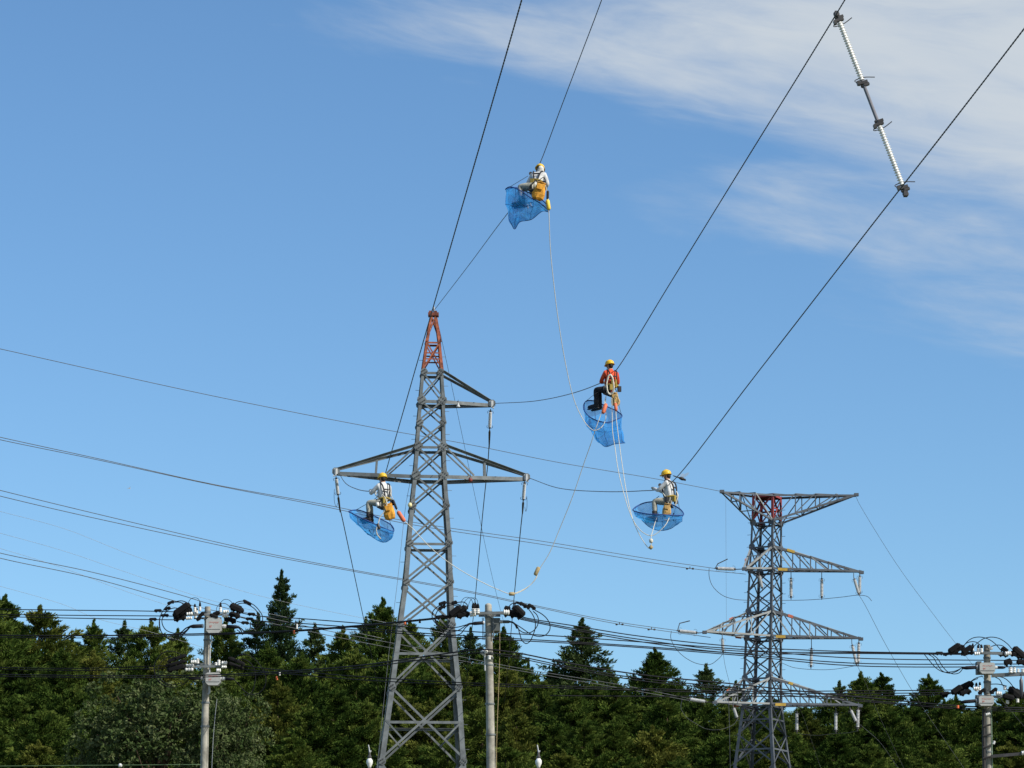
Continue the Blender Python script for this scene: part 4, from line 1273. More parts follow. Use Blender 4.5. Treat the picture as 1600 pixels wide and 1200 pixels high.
def switch_box(c, w, h, depth, parent, org, edge=False):
    k = min(w, h) * .22
    prof = [(-w / 2, -h / 2 + k), (-w / 2 + k, -h / 2), (w / 2 - k, -h / 2), (w / 2, -h / 2 + k), (w / 2, h / 2 - k * .6), (w / 2 - k * .6, h / 2), (-w / 2 + k * .6, h / 2), (-w / 2, h / 2 - k * .6)]
    X, Z = Vector((1, 0, 0)), UPV
    mb = MB()
    mb.prism(prof, c + Vector((0, -depth / 2, 0)), c + Vector((0, depth / 2, 0)), X, Z)
    ob = mb.build('switch_box', BOXG, parent, org)
    mb = MB()
    mb.prism([(x * 1.04, z * 1.04) for x, z in prof], c + Vector((0, -depth * .1, 0)), c + Vector((0, depth * .1, 0)), X, Z)
    mb.box(c + Vector((0, -depth / 2 - .006, -h * .22)), w * .9, .012, .012)
    mb.build('seam', mat('dark_grey_seam', (0.18, 0.18, 0.18), 0.6), ob, org)
    # faint worn red print: rows of small strokes, no longer legible
    mb = MB()
    rr = random.Random(int(abs(c.x) * 100))
    for row, (zz, x0, x1, n) in enumerate(((.20, -.32, .32, 9), (-.02, -.30, -.12, 3), (-.10, -.30, -.14, 2))):
        for i in range(n):
            x = x0 + (x1 - x0) * (i + .5) / n
            mb.box(c + Vector((x * w, -depth / 2 - .003, zz * h + rr.uniform(-.01, .01))), w * .035, .004, h * rr.uniform(.06, .11))
            if rr.random() < .6:
                mb.box(c + Vector((x * w + .012, -depth / 2 - .0035, zz * h + h * .03)), w * .055, .004, h * .02)
    tag(mb.build('red_print', mat('worn_red_print', (0.50, 0.24, 0.21), 0.7), ob, org), kind='stuff')
    return ob


def jump(pts, Y, r, parent, org, name='jumper_cable', dy=0.0, m=None):
    p3 = [P(p[0], p[1], (p[2] if len(p) > 2 else Y) + dy) for p in pts]
    return MB().tube(spline(p3, 6), r, 5).build(name, m or CABLE, parent, org, smooth=True)


def bushing(p, q, r, parent, org, white=0.0, m=None):
    d = (q - p); L = d.length; d.normalize()
    o = MB().lathe(p + d * L * white, d, [(0, r), (L * (1 - white) * .7, r), (L * (1 - white) * .85, r * .75), (L * (1 - white), r * .5)], 8).build('cable_bushing', m or CABLE, parent, org, smooth=True)
    if white:
        MB().lathe(p, d, [(0, r * .9), (L * white * .5, r * 1.15), (L * white, r * .95)], 8).build('white_collar', GREYINS, o, org)
    return o


def pole_base(px_t, py_t, px_b, py_b, Y, r_t, label, dome=False):
    t, b_ = P(px_t, py_t, Y), P(px_b, py_b, Y)
    k = (t.z) / (t.z - b_.z)
    g = t + (b_ - t) * k
    root = thing('utility_pole', (g.x, g.y, 0), label, 'utility pole', 'concrete utility poles')
    org = Vector((g.x, g.y, 0))
    L = (t - g).length
    prof = [(-0.5, r_t + (L + .5) / 75 * .5)]
    for i in range(9):
        h = L * i / 8
        prof.append((h, r_t + (L - h) / 75 * .5))
    if dome:
        prof += [(L + r_t * .35, r_t * .85), (L + r_t * .6, r_t * .4)]
    MB().lathe(g, t - g, prof, 20).build('shaft', CONC, root, org, smooth=False)
    return root, org, t, g


def band(c, r, parent, org, h=.06, m=None):
    return MB().lathe(c - UPV * h / 2, UPV, [(0, r), (h, r)], 16).build('band', m or GALV, parent, org)


def steel_arm(p, q, parent, org, w=.075):
    return MB().flat(p, q, UPV, Vector((0, 1, 0)), w, w).build('pole_crossarm', GALV, parent, org)


# --- first pole
rt, og, top_, gnd = pole_base(324.5, 948, 319, 1200, YL, 0.095, 'concrete pole carrying two grey switch boxes, one above the other, before the woods')
q = lambda x, y, d=0.0: P(x, y, YL + d)
steel_arm(q(296, 960.5, -.2), q(354, 960, -.2), rt, og)
steel_arm(q(303, 966, .25), q(346, 966, .25), rt, og, .06)
steel_arm(q(290, 1042, -.2), q(354, 1041, -.2), rt, og)
steel_arm(q(300, 1038, .3), q(345, 1037, .3), rt, og, .06)
for (y, r) in ((956, .11), (968, .113), (1000, .12), (1040, .126), (1066, .13), (1098, .135), (1135, .14)):
    band(P(324.5 - (y - 948) * 5.5 / 252, y, YL), r, rt, og)
switch_box(q(334.5, 978.5, -.38), .50, .53, .34, rt, og)
switch_box(q(333.5, 1061.5, -.38), .49, .42, .34, rt, og)
MB().tube([q(330, 990, -.18), q(330.5, 1003, -.18), q(328.5, 1006, -.16), q(327, 1068, -.17)], .022, 6).build('conduit', GREYINS, rt, og)
MB().tube([q(327, 1070, -.18), q(327.5, 1082, -.2), q(325, 1085, -.19)], .035, 6).build('conduit', GREYINS, rt, og)
# upper insulators
for a, b, r, cp in (((304.5, 957, -.25), (304.5, 949, -.25), .055, .12), ((312.5, 955, -.25), (312.5, 948, -.25), .05, .17), ((301, 958.5, -.6), (291, 959.5, -.6), .06, 0), ((307.5, 961, .3), (307.5, 954, .3), .05, .1), ((300, 965.5, -.3), (290, 966.5, -.3), .06, 0), ((305.5, 966, 0), (305.5, 959.5, 0), .045, .05),
                    ((344.5, 957, -.25), (344.5, 949, -.25), .055, .17), ((348, 956, -.5), (358, 955, -.5), .065, 0), ((347, 962, -.3), (357, 962, -.3), .065, 0), ((339, 963, .2), (339, 957, .2), .045, .06)):
    ins_body(q(*a), q(*b), r, rt, og, 3, cp or None)
for a, b, w, h in (((274, 964, -.5), (299, 946.5, -.5), .2, .2), ((271, 965, 0), (301, 954, 0), .17, .16), ((272, 970.5, -.3), (291, 966.5, -.3), .17, .15), ((283, 964, .3), (303, 960, .3), .15, .13),
                   ((376, 957, -.5), (358, 949, -.5), .2, .2), ((380, 958, .2), (360, 952, .2), .17, .16), ((374, 966, -.2), (357, 962, -.2), .17, .16), ((368, 974, 0), (350, 969, 0), .16, .15), ((309, 971, -.3), (320, 957, -.3), .14, .10), ((340, 967, -.5), (327, 962, -.5), .14, .10), ((344, 958, -.3), (333, 962, -.3), .12, .10)):
    cover(q(*a), q(*b), w, h, rt, og)
for a, b in (((241, 956), (253, 955.5)), ((252, 963.5), (264, 963)), ((233, 969.5), (245, 969)), ((262, 945), (273, 941)), ((257, 954), (267, 950.5)), ((387, 961), (399, 961.5)), ((384, 968.5), (396, 969)), ((377, 974.5), (389, 975)), ((379, 939.5), (392, 946))):
    cover(q(*a, -.1), q(*b, -.1), .11, .085, rt, og, 'clamp_cover')
for pts in ([(298, 949), (294, 943), (285, 939), (275, 940), (262, 946), (253, 957), (249, 970), (250, 983), (256, 993)], [(289, 952), (286, 944), (281, 941), (272, 941)], [(280, 951), (272, 950), (262, 954), (255, 963), (253, 972), (258, 983), (270, 989), (284, 989), (297, 980)],
            [(256, 993), (268, 999), (282, 993), (296, 980)], [(249, 966), (251, 985), (262, 998), (275, 1000), (288, 990), (298, 979)]):
    jump(pts, YL - .3, .016, rt, og)
for pts in ([(365, 946), (369, 942), (376, 939.5), (384, 940), (396, 945), (405, 954), (410, 963), (409, 974), (400, 984)], [(367, 948), (373, 943.5), (381, 942.5), (392, 947), (401, 955), (404, 965), (402, 976), (394, 986), (380, 990), (370, 984)], [(391, 972), (391, 980), (388, 988)]):
    jump(pts, YL - .3, .016, rt, og)
for pts in ([(294, 942), (298, 936), (304, 934), (310, 936), (312.5, 943)], [(338, 955), (339, 949), (344, 942.5), (350, 937), (356, 937), (361, 940), (364, 945)], [(344, 943), (352, 943), (359, 948)]):
    jump(pts, YL - .25, .009, rt, og)
bushing(q(318, 978, -.38), q(296, 979, -.38), .065, rt, og, .12)
bushing(q(347, 978.5, -.38), q(374, 980, -.38), .062, rt, og, .25)
for pts in ([(297, 978.5), (290, 982), (283, 988), (272, 992), (262, 992)], [(374, 980), (379, 984), (383, 990)], [(373, 981), (377, 986), (379, 992)]):
    jump(pts, YL - .35, .022, rt, og)
# lower insulators
for a, b, r, cp in (((309, 1037, -.25), (309, 1029, -.25), .055, 0), ((307, 1034, -.4), (298, 1034.5, -.4), .065, 0), ((303, 1040, -.25), (290, 1040, -.25), .06, 0), ((302, 1046, -.3), (289, 1046, -.3), .065, 0), ((342, 1040, -.25), (342, 1031, -.25), .055, 0), ((337.5, 1043, 0), (337.5, 1035, 0), .05, 0), ((346, 1036, -.25), (355, 1036, -.25), .07, 0), ((338, 1047.5, -.5), (345, 1047.5, -.5), .07, 0), ((346, 1042, -.4), (354, 1042, -.4), .05, 0)):
    ins_body(q(*a), q(*b), r, rt, og, 3, cp or None)
for a, b, w, h in (((262, 1036, -.5), (292, 1025, -.5), .12, .10), ((258, 1043, 0), (292, 1034, 0), .12, .10), ((262, 1050, -.3), (291, 1043, -.3), .18, .15), ((382, 1040, -.4), (356, 1029, -.4), .12, .10), ((380, 1047, 0), (355, 1037, 0), .12, .10)):
    cover(q(*a), q(*b), w, h, rt, og)
for pts in ([(288, 1028), (278, 1020), (262, 1018), (248, 1026), (241, 1040), (243, 1056), (252, 1068), (266, 1074), (284, 1070), (298, 1060)], [(280, 1030), (266, 1026), (252, 1034), (247, 1048), (252, 1062), (266, 1070), (284, 1067)],
            [(362, 1030), (372, 1024), (386, 1023), (399, 1031), (408, 1042), (415, 1056), (414, 1072), (404, 1083), (392, 1085), (382, 1080), (372, 1068), (364, 1061)], [(366, 1034), (380, 1030), (393, 1038), (399, 1052), (398, 1068), (393, 1082), (384, 1087), (380, 1083)]):
    jump(pts, YL - .3, .014, rt, og)
bushing(q(317, 1059.5, -.38), q(295, 1060, -.38), .055, rt, og, .15)
bushing(q(345, 1060.5, -.38), q(366, 1061, -.38), .055, rt, og, .33)
MB().tube(spline(PX([(339, 1092), (336, 1120), (333.5, 1150), (331, 1200), (329, 1320)], YL - .2), 4), .010, 5).build('drop_wire', FARW, rt, og)

# --- middle pole
rt, og, top_, gnd = pole_base(763, 946, 767.3, 1200, YM, 0.098, 'rounded-top concrete pole nearest the front tower, its dark box seen edge-on', dome=True)
q = lambda x, y, d=0.0: P(x, y, YM + d)
steel_arm(q(744, 958.5, -.22), q(794, 957.5, -.22), rt, og, .08)
steel_arm(q(748, 962, .22), q(782, 962, .22), rt, og, .06)
for (y, r) in ((957, .112), (964, .113), (993, .12), (1021, .124), (1028, .125), (1039, .126), (1100, .136), (1148, .142)):
    band(P(763 + (y - 946) * 4.3 / 254, y, YM), r, rt, og, .05 if y > 970 else .08)
# dark box turned edge-on
mb = MB(); c = q(774.5, 976, .1)
k_ = .06
mb.prism([(-.17, -.16), (-.08, -.20), (.10, -.2), (.13, -.14), (.13, .14), (.08, .2), (-.1, .2), (-.17, .14)], c - UPV * .20, c + UPV * .17, Vector((1, 0, 0)), Vector((0, 1, 0)))
mb.build('switch_box', mat('dark_box_paint', (0.10, 0.11, 0.11), 0.5, var=0.2), rt, og)
MB().flat(q(770, 958, -.1), q(771.5, 998, -.12), Vector((1, 0, 0)), Vector((0, 1, 0)), .03, .03).build('box_bracket', GALV, rt, og)
for a, b, r, cp in (((739.5, 959, -.25), (739.5, 951, -.25), .062, .17), ((743, 959, .1), (743, 951, .1), .062, .17), ((746.7, 959, -.4), (746.7, 951, -.4), .062, .15), ((744, 960, -.2), (734, 961, -.2), .065, 0), ((741, 957, .3), (730, 958.5, .3), .05, 0),
                    ((781, 957.5, -.2), (787, 958, -.2), .05, 0), ((786, 956.5, -.4), (796, 957, -.4), .085, 0), ((756, 1024, -.15), (756, 1016, -.15), .06, 0), ((759.5, 1021, -.3), (759.5, 1014, -.3), .06, 0), ((764.5, 1031, -.3), (764.5, 1024, -.3), .055, 0), ((753, 1022, .1), (753, 1017, .1), .05, 0)):
    ins_body(q(*a), q(*b), r, rt, og, 3, cp or None)
for a, b, w, h in (((704, 965.5, -.3), (723, 950.5, -.3), .2, .16), ((711, 965, .2), (731.5, 950.5, .2), .2, .16), ((714, 966, -.1), (735, 961, -.1), .16, .13), ((681, 967, 0), (696, 965, 0), .13, .09), ((694, 967, .2), (706, 965, .2), .13, .09),
                   ((817, 964, -.3), (802, 949, -.3), .17, .15), ((815, 964.5, .2), (799, 951, .2), .17, .15), ((816, 966, -.1), (785, 960, -.1), .2, .18), ((797, 955, 0), (787, 953, 0), .18, .13)):
    cover(q(*a), q(*b), w, h, rt, og)
for a, b in (((686, 946.5), (698, 942.5)), ((686, 953.5), (697, 948)), ((706, 945), (715, 942)), ((811, 943), (822, 950.5)), ((824, 946), (836, 953.5)), ((818, 947), (827, 952))):
    cover(q(*a, -.2), q(*b, -.2), .12, .085, rt, og, 'clamp_cover')
for pts in ([(731, 952), (730, 945), (725, 941), (717, 941), (708, 943), (698, 942), (689, 945), (680, 951), (675.5, 958), (676, 967), (682, 975), (690, 979), (702, 981), (715, 980), (726, 977), (733, 975)],
            [(722, 952), (719, 946), (714, 944), (706, 945), (697, 947), (686, 952), (681, 960), (681, 970), (688, 980), (698, 987), (708, 987), (718, 984), (729, 977), (735, 975)],
            [(719, 953), (715, 947), (709, 946)], [(679, 968), (684, 978), (692, 988), (700, 994), (709, 993), (720, 990), (727, 981), (733, 976)]):
    jump(pts, YM - .25, .0145, rt, og)
for pts in ([(794, 953), (796, 947), (801, 943), (808, 943), (815, 946)], [(801, 949), (804, 943), (809, 940.5), (814, 943)], [(803, 949), (806, 943), (811, 942), (818, 947)],
            [(836, 953.5), (846, 959), (854, 966), (859, 975), (859, 984), (854, 991), (848, 994), (838, 994), (828, 990), (816, 982), (804, 974)],
            [(833, 955), (839, 961), (841.5, 970), (839, 979), (833, 986), (826, 989), (817, 988), (810, 983), (803, 974)], [(826, 952), (832, 960), (836, 970), (836, 982), (832, 994), (828, 1002), (822, 1005.5), (816, 1001), (812, 990), (809, 980), (802, 973)]):
    jump(pts, YM - .25, .0145, rt, og)
for pts in ([(720, 950), (721, 940), (726, 934), (732, 933.5), (737, 938), (739.3, 944)], [(722, 951), (725, 942), (731, 935), (738, 934), (742, 938), (743, 944)], [(731, 950), (734, 940), (738, 935), (743, 934.5), (746, 939), (746.7, 945)]):
    jump(pts, YM - .25, .0075, rt, og)
bushing(q(757, 973, -.15), q(736, 974.6, -.15), .05, rt, og, .12)
jump([(738, 974.3), (733, 975), (729, 977.5)], YM - .15, .03, rt, og, 'cable_tail')
bushing(q(779.5, 971.5, -.05), q(798, 971.5, -.05), .045, rt, og, .34, mat('grey_rubber', (0.10, 0.11, 0.11), .6))
jump([(796, 971.5), (801, 972.5), (805, 976), (808, 982)], YM - .1, .026, rt, og, 'cable_tail')
for x in (753.5, 755.5):
    jump([(x, 965), (x + .5, 980), (x + 1, 1000)], YM - .1, .010, rt, og, 'down_lead')
MB().tube(spline(PX([(781, 986), (780.6, 1030), (779, 1080), (777, 1130), (776, 1165), (775, 1260)], YM - .1), 4), .008, 5).build('drop_wire', ROPED, rt, og)
MB().tube(spline(PX([(757, 1016), (757.5, 1035), (758, 1048)], YM - .2), 4), .02, 5).build('conduit', GREYINS, rt, og)

# --- last pole
rt, og, top_, gnd = pole_base(1542, 1008, 1544.5, 1200, YR, 0.10, 'concrete pole past the far tower, with a side arm to the picture edge')
q = lambda x, y, d=0.0: P(x, y, YR + d)
steel_arm(q(1522, 1020, -.25), q(1566, 1021, -.25), rt, og, .085)
steel_arm(q(1524, 1088, -.25), q(1572, 1089, -.25), rt, og, .075)
steel_arm(q(1549, 1055.5, -.3), q(1650, 1050.5, -.6), rt, og, .11)
MB().flat(q(1548, 1182, -.2), q(1650, 1173, -.4), UPV, Vector((0, 1, 0)), .09, .09).build('pole_crossarm', STEELD, rt, og)
for (y, r) in ((1020, .118), (1028, .119), (1066, .124), (1082, .127), (1113, .13), (1150, .135), (1175, .138)):
    band(P(1542 + (y - 1008) * 2.5 / 192, y, YR), r, rt, og, .06)
switch_box(q(1541.5, 1045, -.4), .47, .34, .40, rt, og)
switch_box(q(1540, 1096, -.4), .46, .30, .40, rt, og)
MB().box(q(1529, 1044, -.15), .14, .4, .38).build('box_mount', mat('dark_box_paint', (0.10, 0.11, 0.11), 0.5), rt, og)
MB().box(q(1527.5, 1095, -.15), .10, .4, .32).build('box_mount', mat('dark_box_paint', (0.10, 0.11, 0.11), 0.5), rt, og)
for a, b, r, cp in (((1528.5, 1020, -.25), (1528.5, 1013, -.25), .055, .12), ((1533.5, 1020, -.3), (1533.5, 1013, -.3), .055, .12), ((1520, 1017, .2), (1520, 1011, .2), .045, .12), ((1531, 1021, -.3), (1522, 1021.5, -.3), .06, 0), ((1548, 1015, -.2), (1549, 1011, -.2), .06, 0), ((1570, 1021.5, -.3), (1580, 1020.5, -.3), .075, 0),
                    ((1579, 1052, -.45), (1579, 1043, -.45), .07, .04), ((1585, 1051.5, -.45), (1585, 1043, -.45), .055, .04), ((1591, 1051, -.45), (1591, 1045, -.45), .045, 0), ((1598.5, 1051.5, -.45), (1598.5, 1045, -.45), .07, 0),
                    ((1525.5, 1080, -.25), (1525.5, 1072, -.25), .055, .11), ((1531, 1080, -.2), (1531, 1071, -.2), .05, .11), ((1529, 1075.5, -.5), (1521, 1076, -.5), .06, 0), ((1556, 1083, -.3), (1565, 1084, -.3), .075, 0), ((1570, 1078, -.2), (1570, 1072, -.2), .055, 0), ((1574, 1100, -.3), (1574.5, 1094, -.3), .055, 0), ((1590, 1098, -.3), (1590, 1092, -.3), .055, 0),
                    ((1540, 1117, -.4), (1547, 1115, -.4), .05, 0), ((1552, 1163, -.2), (1554, 1158, -.2), .045, 0), ((1596, 1177, -.35), (1603, 1176, -.35), .07, 0)):
    ins_body(q(*a), q(*b), r, rt, og, 3, cp or None)
for a, b, w, h in (((1484, 1021.5, -.2), (1502, 1009, -.2), .18, .15), ((1490, 1023, .2), (1508, 1012, .2), .18, .15), ((1505, 1024, -.1), (1522, 1012.5, -.1), .18, .16), ((1474, 1024.5, 0), (1490, 1022, 0), .13, .08), ((1502, 1024.5, .3), (1524, 1021, .3), .13, .08), ((1573, 1021, -.1), (1563, 1015, -.1), .16, .13), ((1575, 1026, .2), (1560, 1024, .2), .14, .12), ((1600, 1030, -.3), (1581, 1014, -.3), .19, .17), ((1596, 1029, .2), (1577, 1022, .2), .16, .14),
                   ((1582, 1036, -.2), (1570, 1040, -.2), .17, .17), ((1603, 1038, -.3), (1588, 1036, -.3), .17, .14), ((1620, 1034, -.3), (1603, 1036, -.3), .17, .14),
                   ((1489, 1086, -.2), (1505, 1075, -.2), .2, .16), ((1493, 1084, .2), (1522, 1070, .2), .2, .18), ((1500, 1087, -.3), (1518, 1082, -.3), .18, .13), ((1470, 1086, 0), (1484, 1084.5, 0), .13, .09), ((1472, 1090, .1), (1481, 1088, .1), .11, .09), ((1591, 1092, -.2), (1574, 1078, -.2), .2, .2), ((1600, 1092, .2), (1582, 1082, .2), .2, .18), ((1584, 1094, -.4), (1566, 1089, -.4), .16, .14), ((1549, 1085, -.4), (1559, 1077, -.4), .13, .10), ((1530, 1086, -.3), (1541, 1078, -.3), .13, .1)):
    cover(q(*a), q(*b), w, h, rt, og)
cover(q(1461.5, 1022.5, 0), q(1474, 1022.5, 0), .13, .085, rt, og, 'clamp_cover')
for pts in ([(1505, 1011), (1511, 1003), (1520, 997), (1532, 995.5), (1545, 999), (1555, 1006), (1563, 1015)], [(1520, 1012), (1527, 1005), (1537, 998), (1549, 995.5), (1562, 998), (1574, 1006), (1581, 1014)], [(1548, 1010.5), (1556, 1008), (1566, 1009), (1576, 1016)], [(1503, 1011), (1512, 1004), (1524, 1003), (1534, 1010)],
            [(1512, 1070), (1518, 1064), (1526, 1059), (1536, 1056.5)], [(1508, 1073), (1517, 1065), (1528, 1060)], [(1553, 1057), (1562, 1062), (1567, 1071), (1574, 1078)], [(1556, 1056), (1570, 1060), (1580, 1069), (1584, 1076)], [(1547, 1069), (1560, 1069), (1573, 1072)]):
    jump(pts, YR - .2, .014, rt, og)
for pts in ([(1503, 1043.5), (1494, 1048), (1484, 1050), (1474, 1050), (1463, 1044), (1452, 1032), (1444, 1022)], [(1502, 1044), (1495, 1049), (1484, 1052), (1472, 1048), (1464, 1037), (1458, 1027), (1450, 1022)], [(1504, 1045), (1499, 1051), (1490, 1053), (1480, 1049), (1472, 1040), (1465, 1029), (1457, 1022.5)]):
    jump(pts, YR - .3, .014, rt, og)
bushing(q(1528, 1042.5, -.4), q(1503, 1044, -.4), .055, rt, og, .1)
bushing(q(1552, 1043, -.4), q(1571, 1043, -.4), .045, rt, og, .35)
bushing(q(1527, 1095, -.4), q(1501, 1097, -.4), .055, rt, og, .1)
MB().lathe(q(1595.5, 1061, -.5), Vector((0, 0, -1)), [(-.06, .02), (0, .03), (.04, .06), (.46, .06), (.5, .03), (.6, .015)], 10).build('hanging_fuse', mat('dark_fuse_tube', (0.06, 0.065, 0.08), .4, spec=.5), rt, og, smooth=True)
MB().tube([q(1595.5, 1053, -.5), q(1595.5, 1061, -.5)], .014, 5).build('fuse_hook', STEELD, rt, og)
MB().tube([q(1537.5, 1108, -.2), q(1537, 1150, -.2), q(1538, 1210, -.2)], .055, 8).build('riser_pipe', mat('dark_riser', (0.03, 0.028, 0.028), .6), rt, og)
MB().tube([q(1549, 1108, -.1), q(1549.5, 1150, -.1), q(1551, 1215, -.1)], .016, 6).build('conduit', mat('green_conduit', (0.20, 0.28, 0.20), .6), rt, og)
for y in (1135, 1150, 1168, 1185):
    MB().tube([q(1536, y, -.25), q(1549, y - 3, -.27)], .03, 6).build('pipe_clip', STEELD, rt, og)

# two low service poles whose white heads just reach the picture
for i, (px, lab) in enumerate(((577.5, 'white insulator head of a low service pole beside the foot of the front tower'), (841.5, 'white insulator head of a low service pole between middle pole and sunlit spire tree'))):
    Y = 70.0
    c = P(px, 1190, Y)
    g = Vector((c.x, c.y, 0))
    root = thing('service_pole', g, lab, 'service pole', 'low service poles')
    MB().lathe(g - UPV * .3, UPV, [(0, .11), (c.z - .05, .08), (c.z - .02, .05)], 12).build('shaft', CONC, root, g)
    MB().lathe(c - UPV * .14, UPV, [(0, .03), (.04, .04), (.10, .068), (.16, .068), (.19, .05), (.22, .03)], 14).build('white_insulator', WHITEP, root, g, smooth=True)
    MB().lathe(c + UPV * .06, UPV, [(0, .04), (.05, .045), (.07, .025), (.14, .02)], 8).build('neck', STEELD, root, g)
    mb = MB(); mb.tube([c + UPV * .18, c + Vector((-.015, 0, .30)), c + Vector((-.03, 0, .36))], .014, 5); mb.tube([c + UPV * .2, c + Vector((.03, 0, .24))], .02, 5)
    mb.build('tie', GREYINS, root, g)

# small things on the front tower
c = P(640.5, 789, lv1[7][0].y - lv1[7][1] - .12)
o = thing('lamp', c, 'small round pale yellow lamp on the front tower leg behind the worker', 'lamp')
MB().ball(c, .085, 10, (1, 1, 1.15)).build('lamp_globe', mat('pale_yellow_lamp', (0.80, 0.70, 0.38), .4), o, c, smooth=True)
MB().tube([c + Vector((.02, .1, .02)), c + Vector((.1, .16, .0))], .03, 6).build('bracket', STEELD, o, c)
c = P(735, 750, Y1 - .3)
o = thing('warning_ball', c, 'small dark red ball hanging under the lower arm of the front tower', 'ball')
MB().ball(c, .085, 12).build('red_ball', mat('dark_red_ball', (0.22, 0.045, 0.035), .5, var=.2), o, c, smooth=True)
MB().lathe(c + Vector((0, 0, .05)), UPV, [(0, .06), (.05, .05), (.06, .015), (.14, .012)], 8).build('hanger', STEELD, o, c)
c = P(716, 633, Y1 - .3)
o = thing('bell_weight', c, 'tiny grey cone hanging under the upper arm of the front tower', 'weight')
MB().lathe(c + UPV * .10, -UPV, [(0, .012), (.02, .02), (.16, .075), (.18, .07)], 10).build('cone', GREYINS, o, c)
MB().tube([c + UPV * .1, c + UPV * .22], .01, 4).build('hanger', STEELD, o, c)
# ------------------------------------------------------------------ workers
def skin_body(verts, radii, edges, root_i, level=2):
    """one continuous surface grown round a skeleton"""
    me = bpy.data.meshes.new('tmp_body')
    me.from_pydata([tuple(v) for v in verts], edges, [])
    ob = bpy.data.objects.new('tmp_body', me)
    scene.collection.objects.link(ob)
    sk = ob.modifiers.new('s', 'SKIN')
    sk.use_smooth_shade = True
    for i, r in enumerate(radii):
        rr = r if isinstance(r, tuple) else (r, r)
        me.skin_vertices[0].data[i].radius = rr
        me.skin_vertices[0].data[i].use_root = (i == root_i)
    sb = ob.modifiers.new('d', 'SUBSURF'); sb.levels = level; sb.render_levels = level
    dg = bpy.context.evaluated_depsgraph_get()
    ev = ob.evaluated_get(dg)
    out = bpy.data.meshes.new_from_object(ev)
    vs = [v.co.copy() for v in out.vertices]
    fs = [list(p.vertices) for p in out.polygons]
    bpy.data.objects.remove(ob); bpy.data.meshes.remove(me); bpy.data.meshes.remove(out)
    return vs, fs


def seg_dist(p, a, b):
    ab = b - a
    t = max(0, min(1, (p - a).dot(ab) / max(1e-9, ab.length_squared)))
    return (p - (a + ab * t)).length


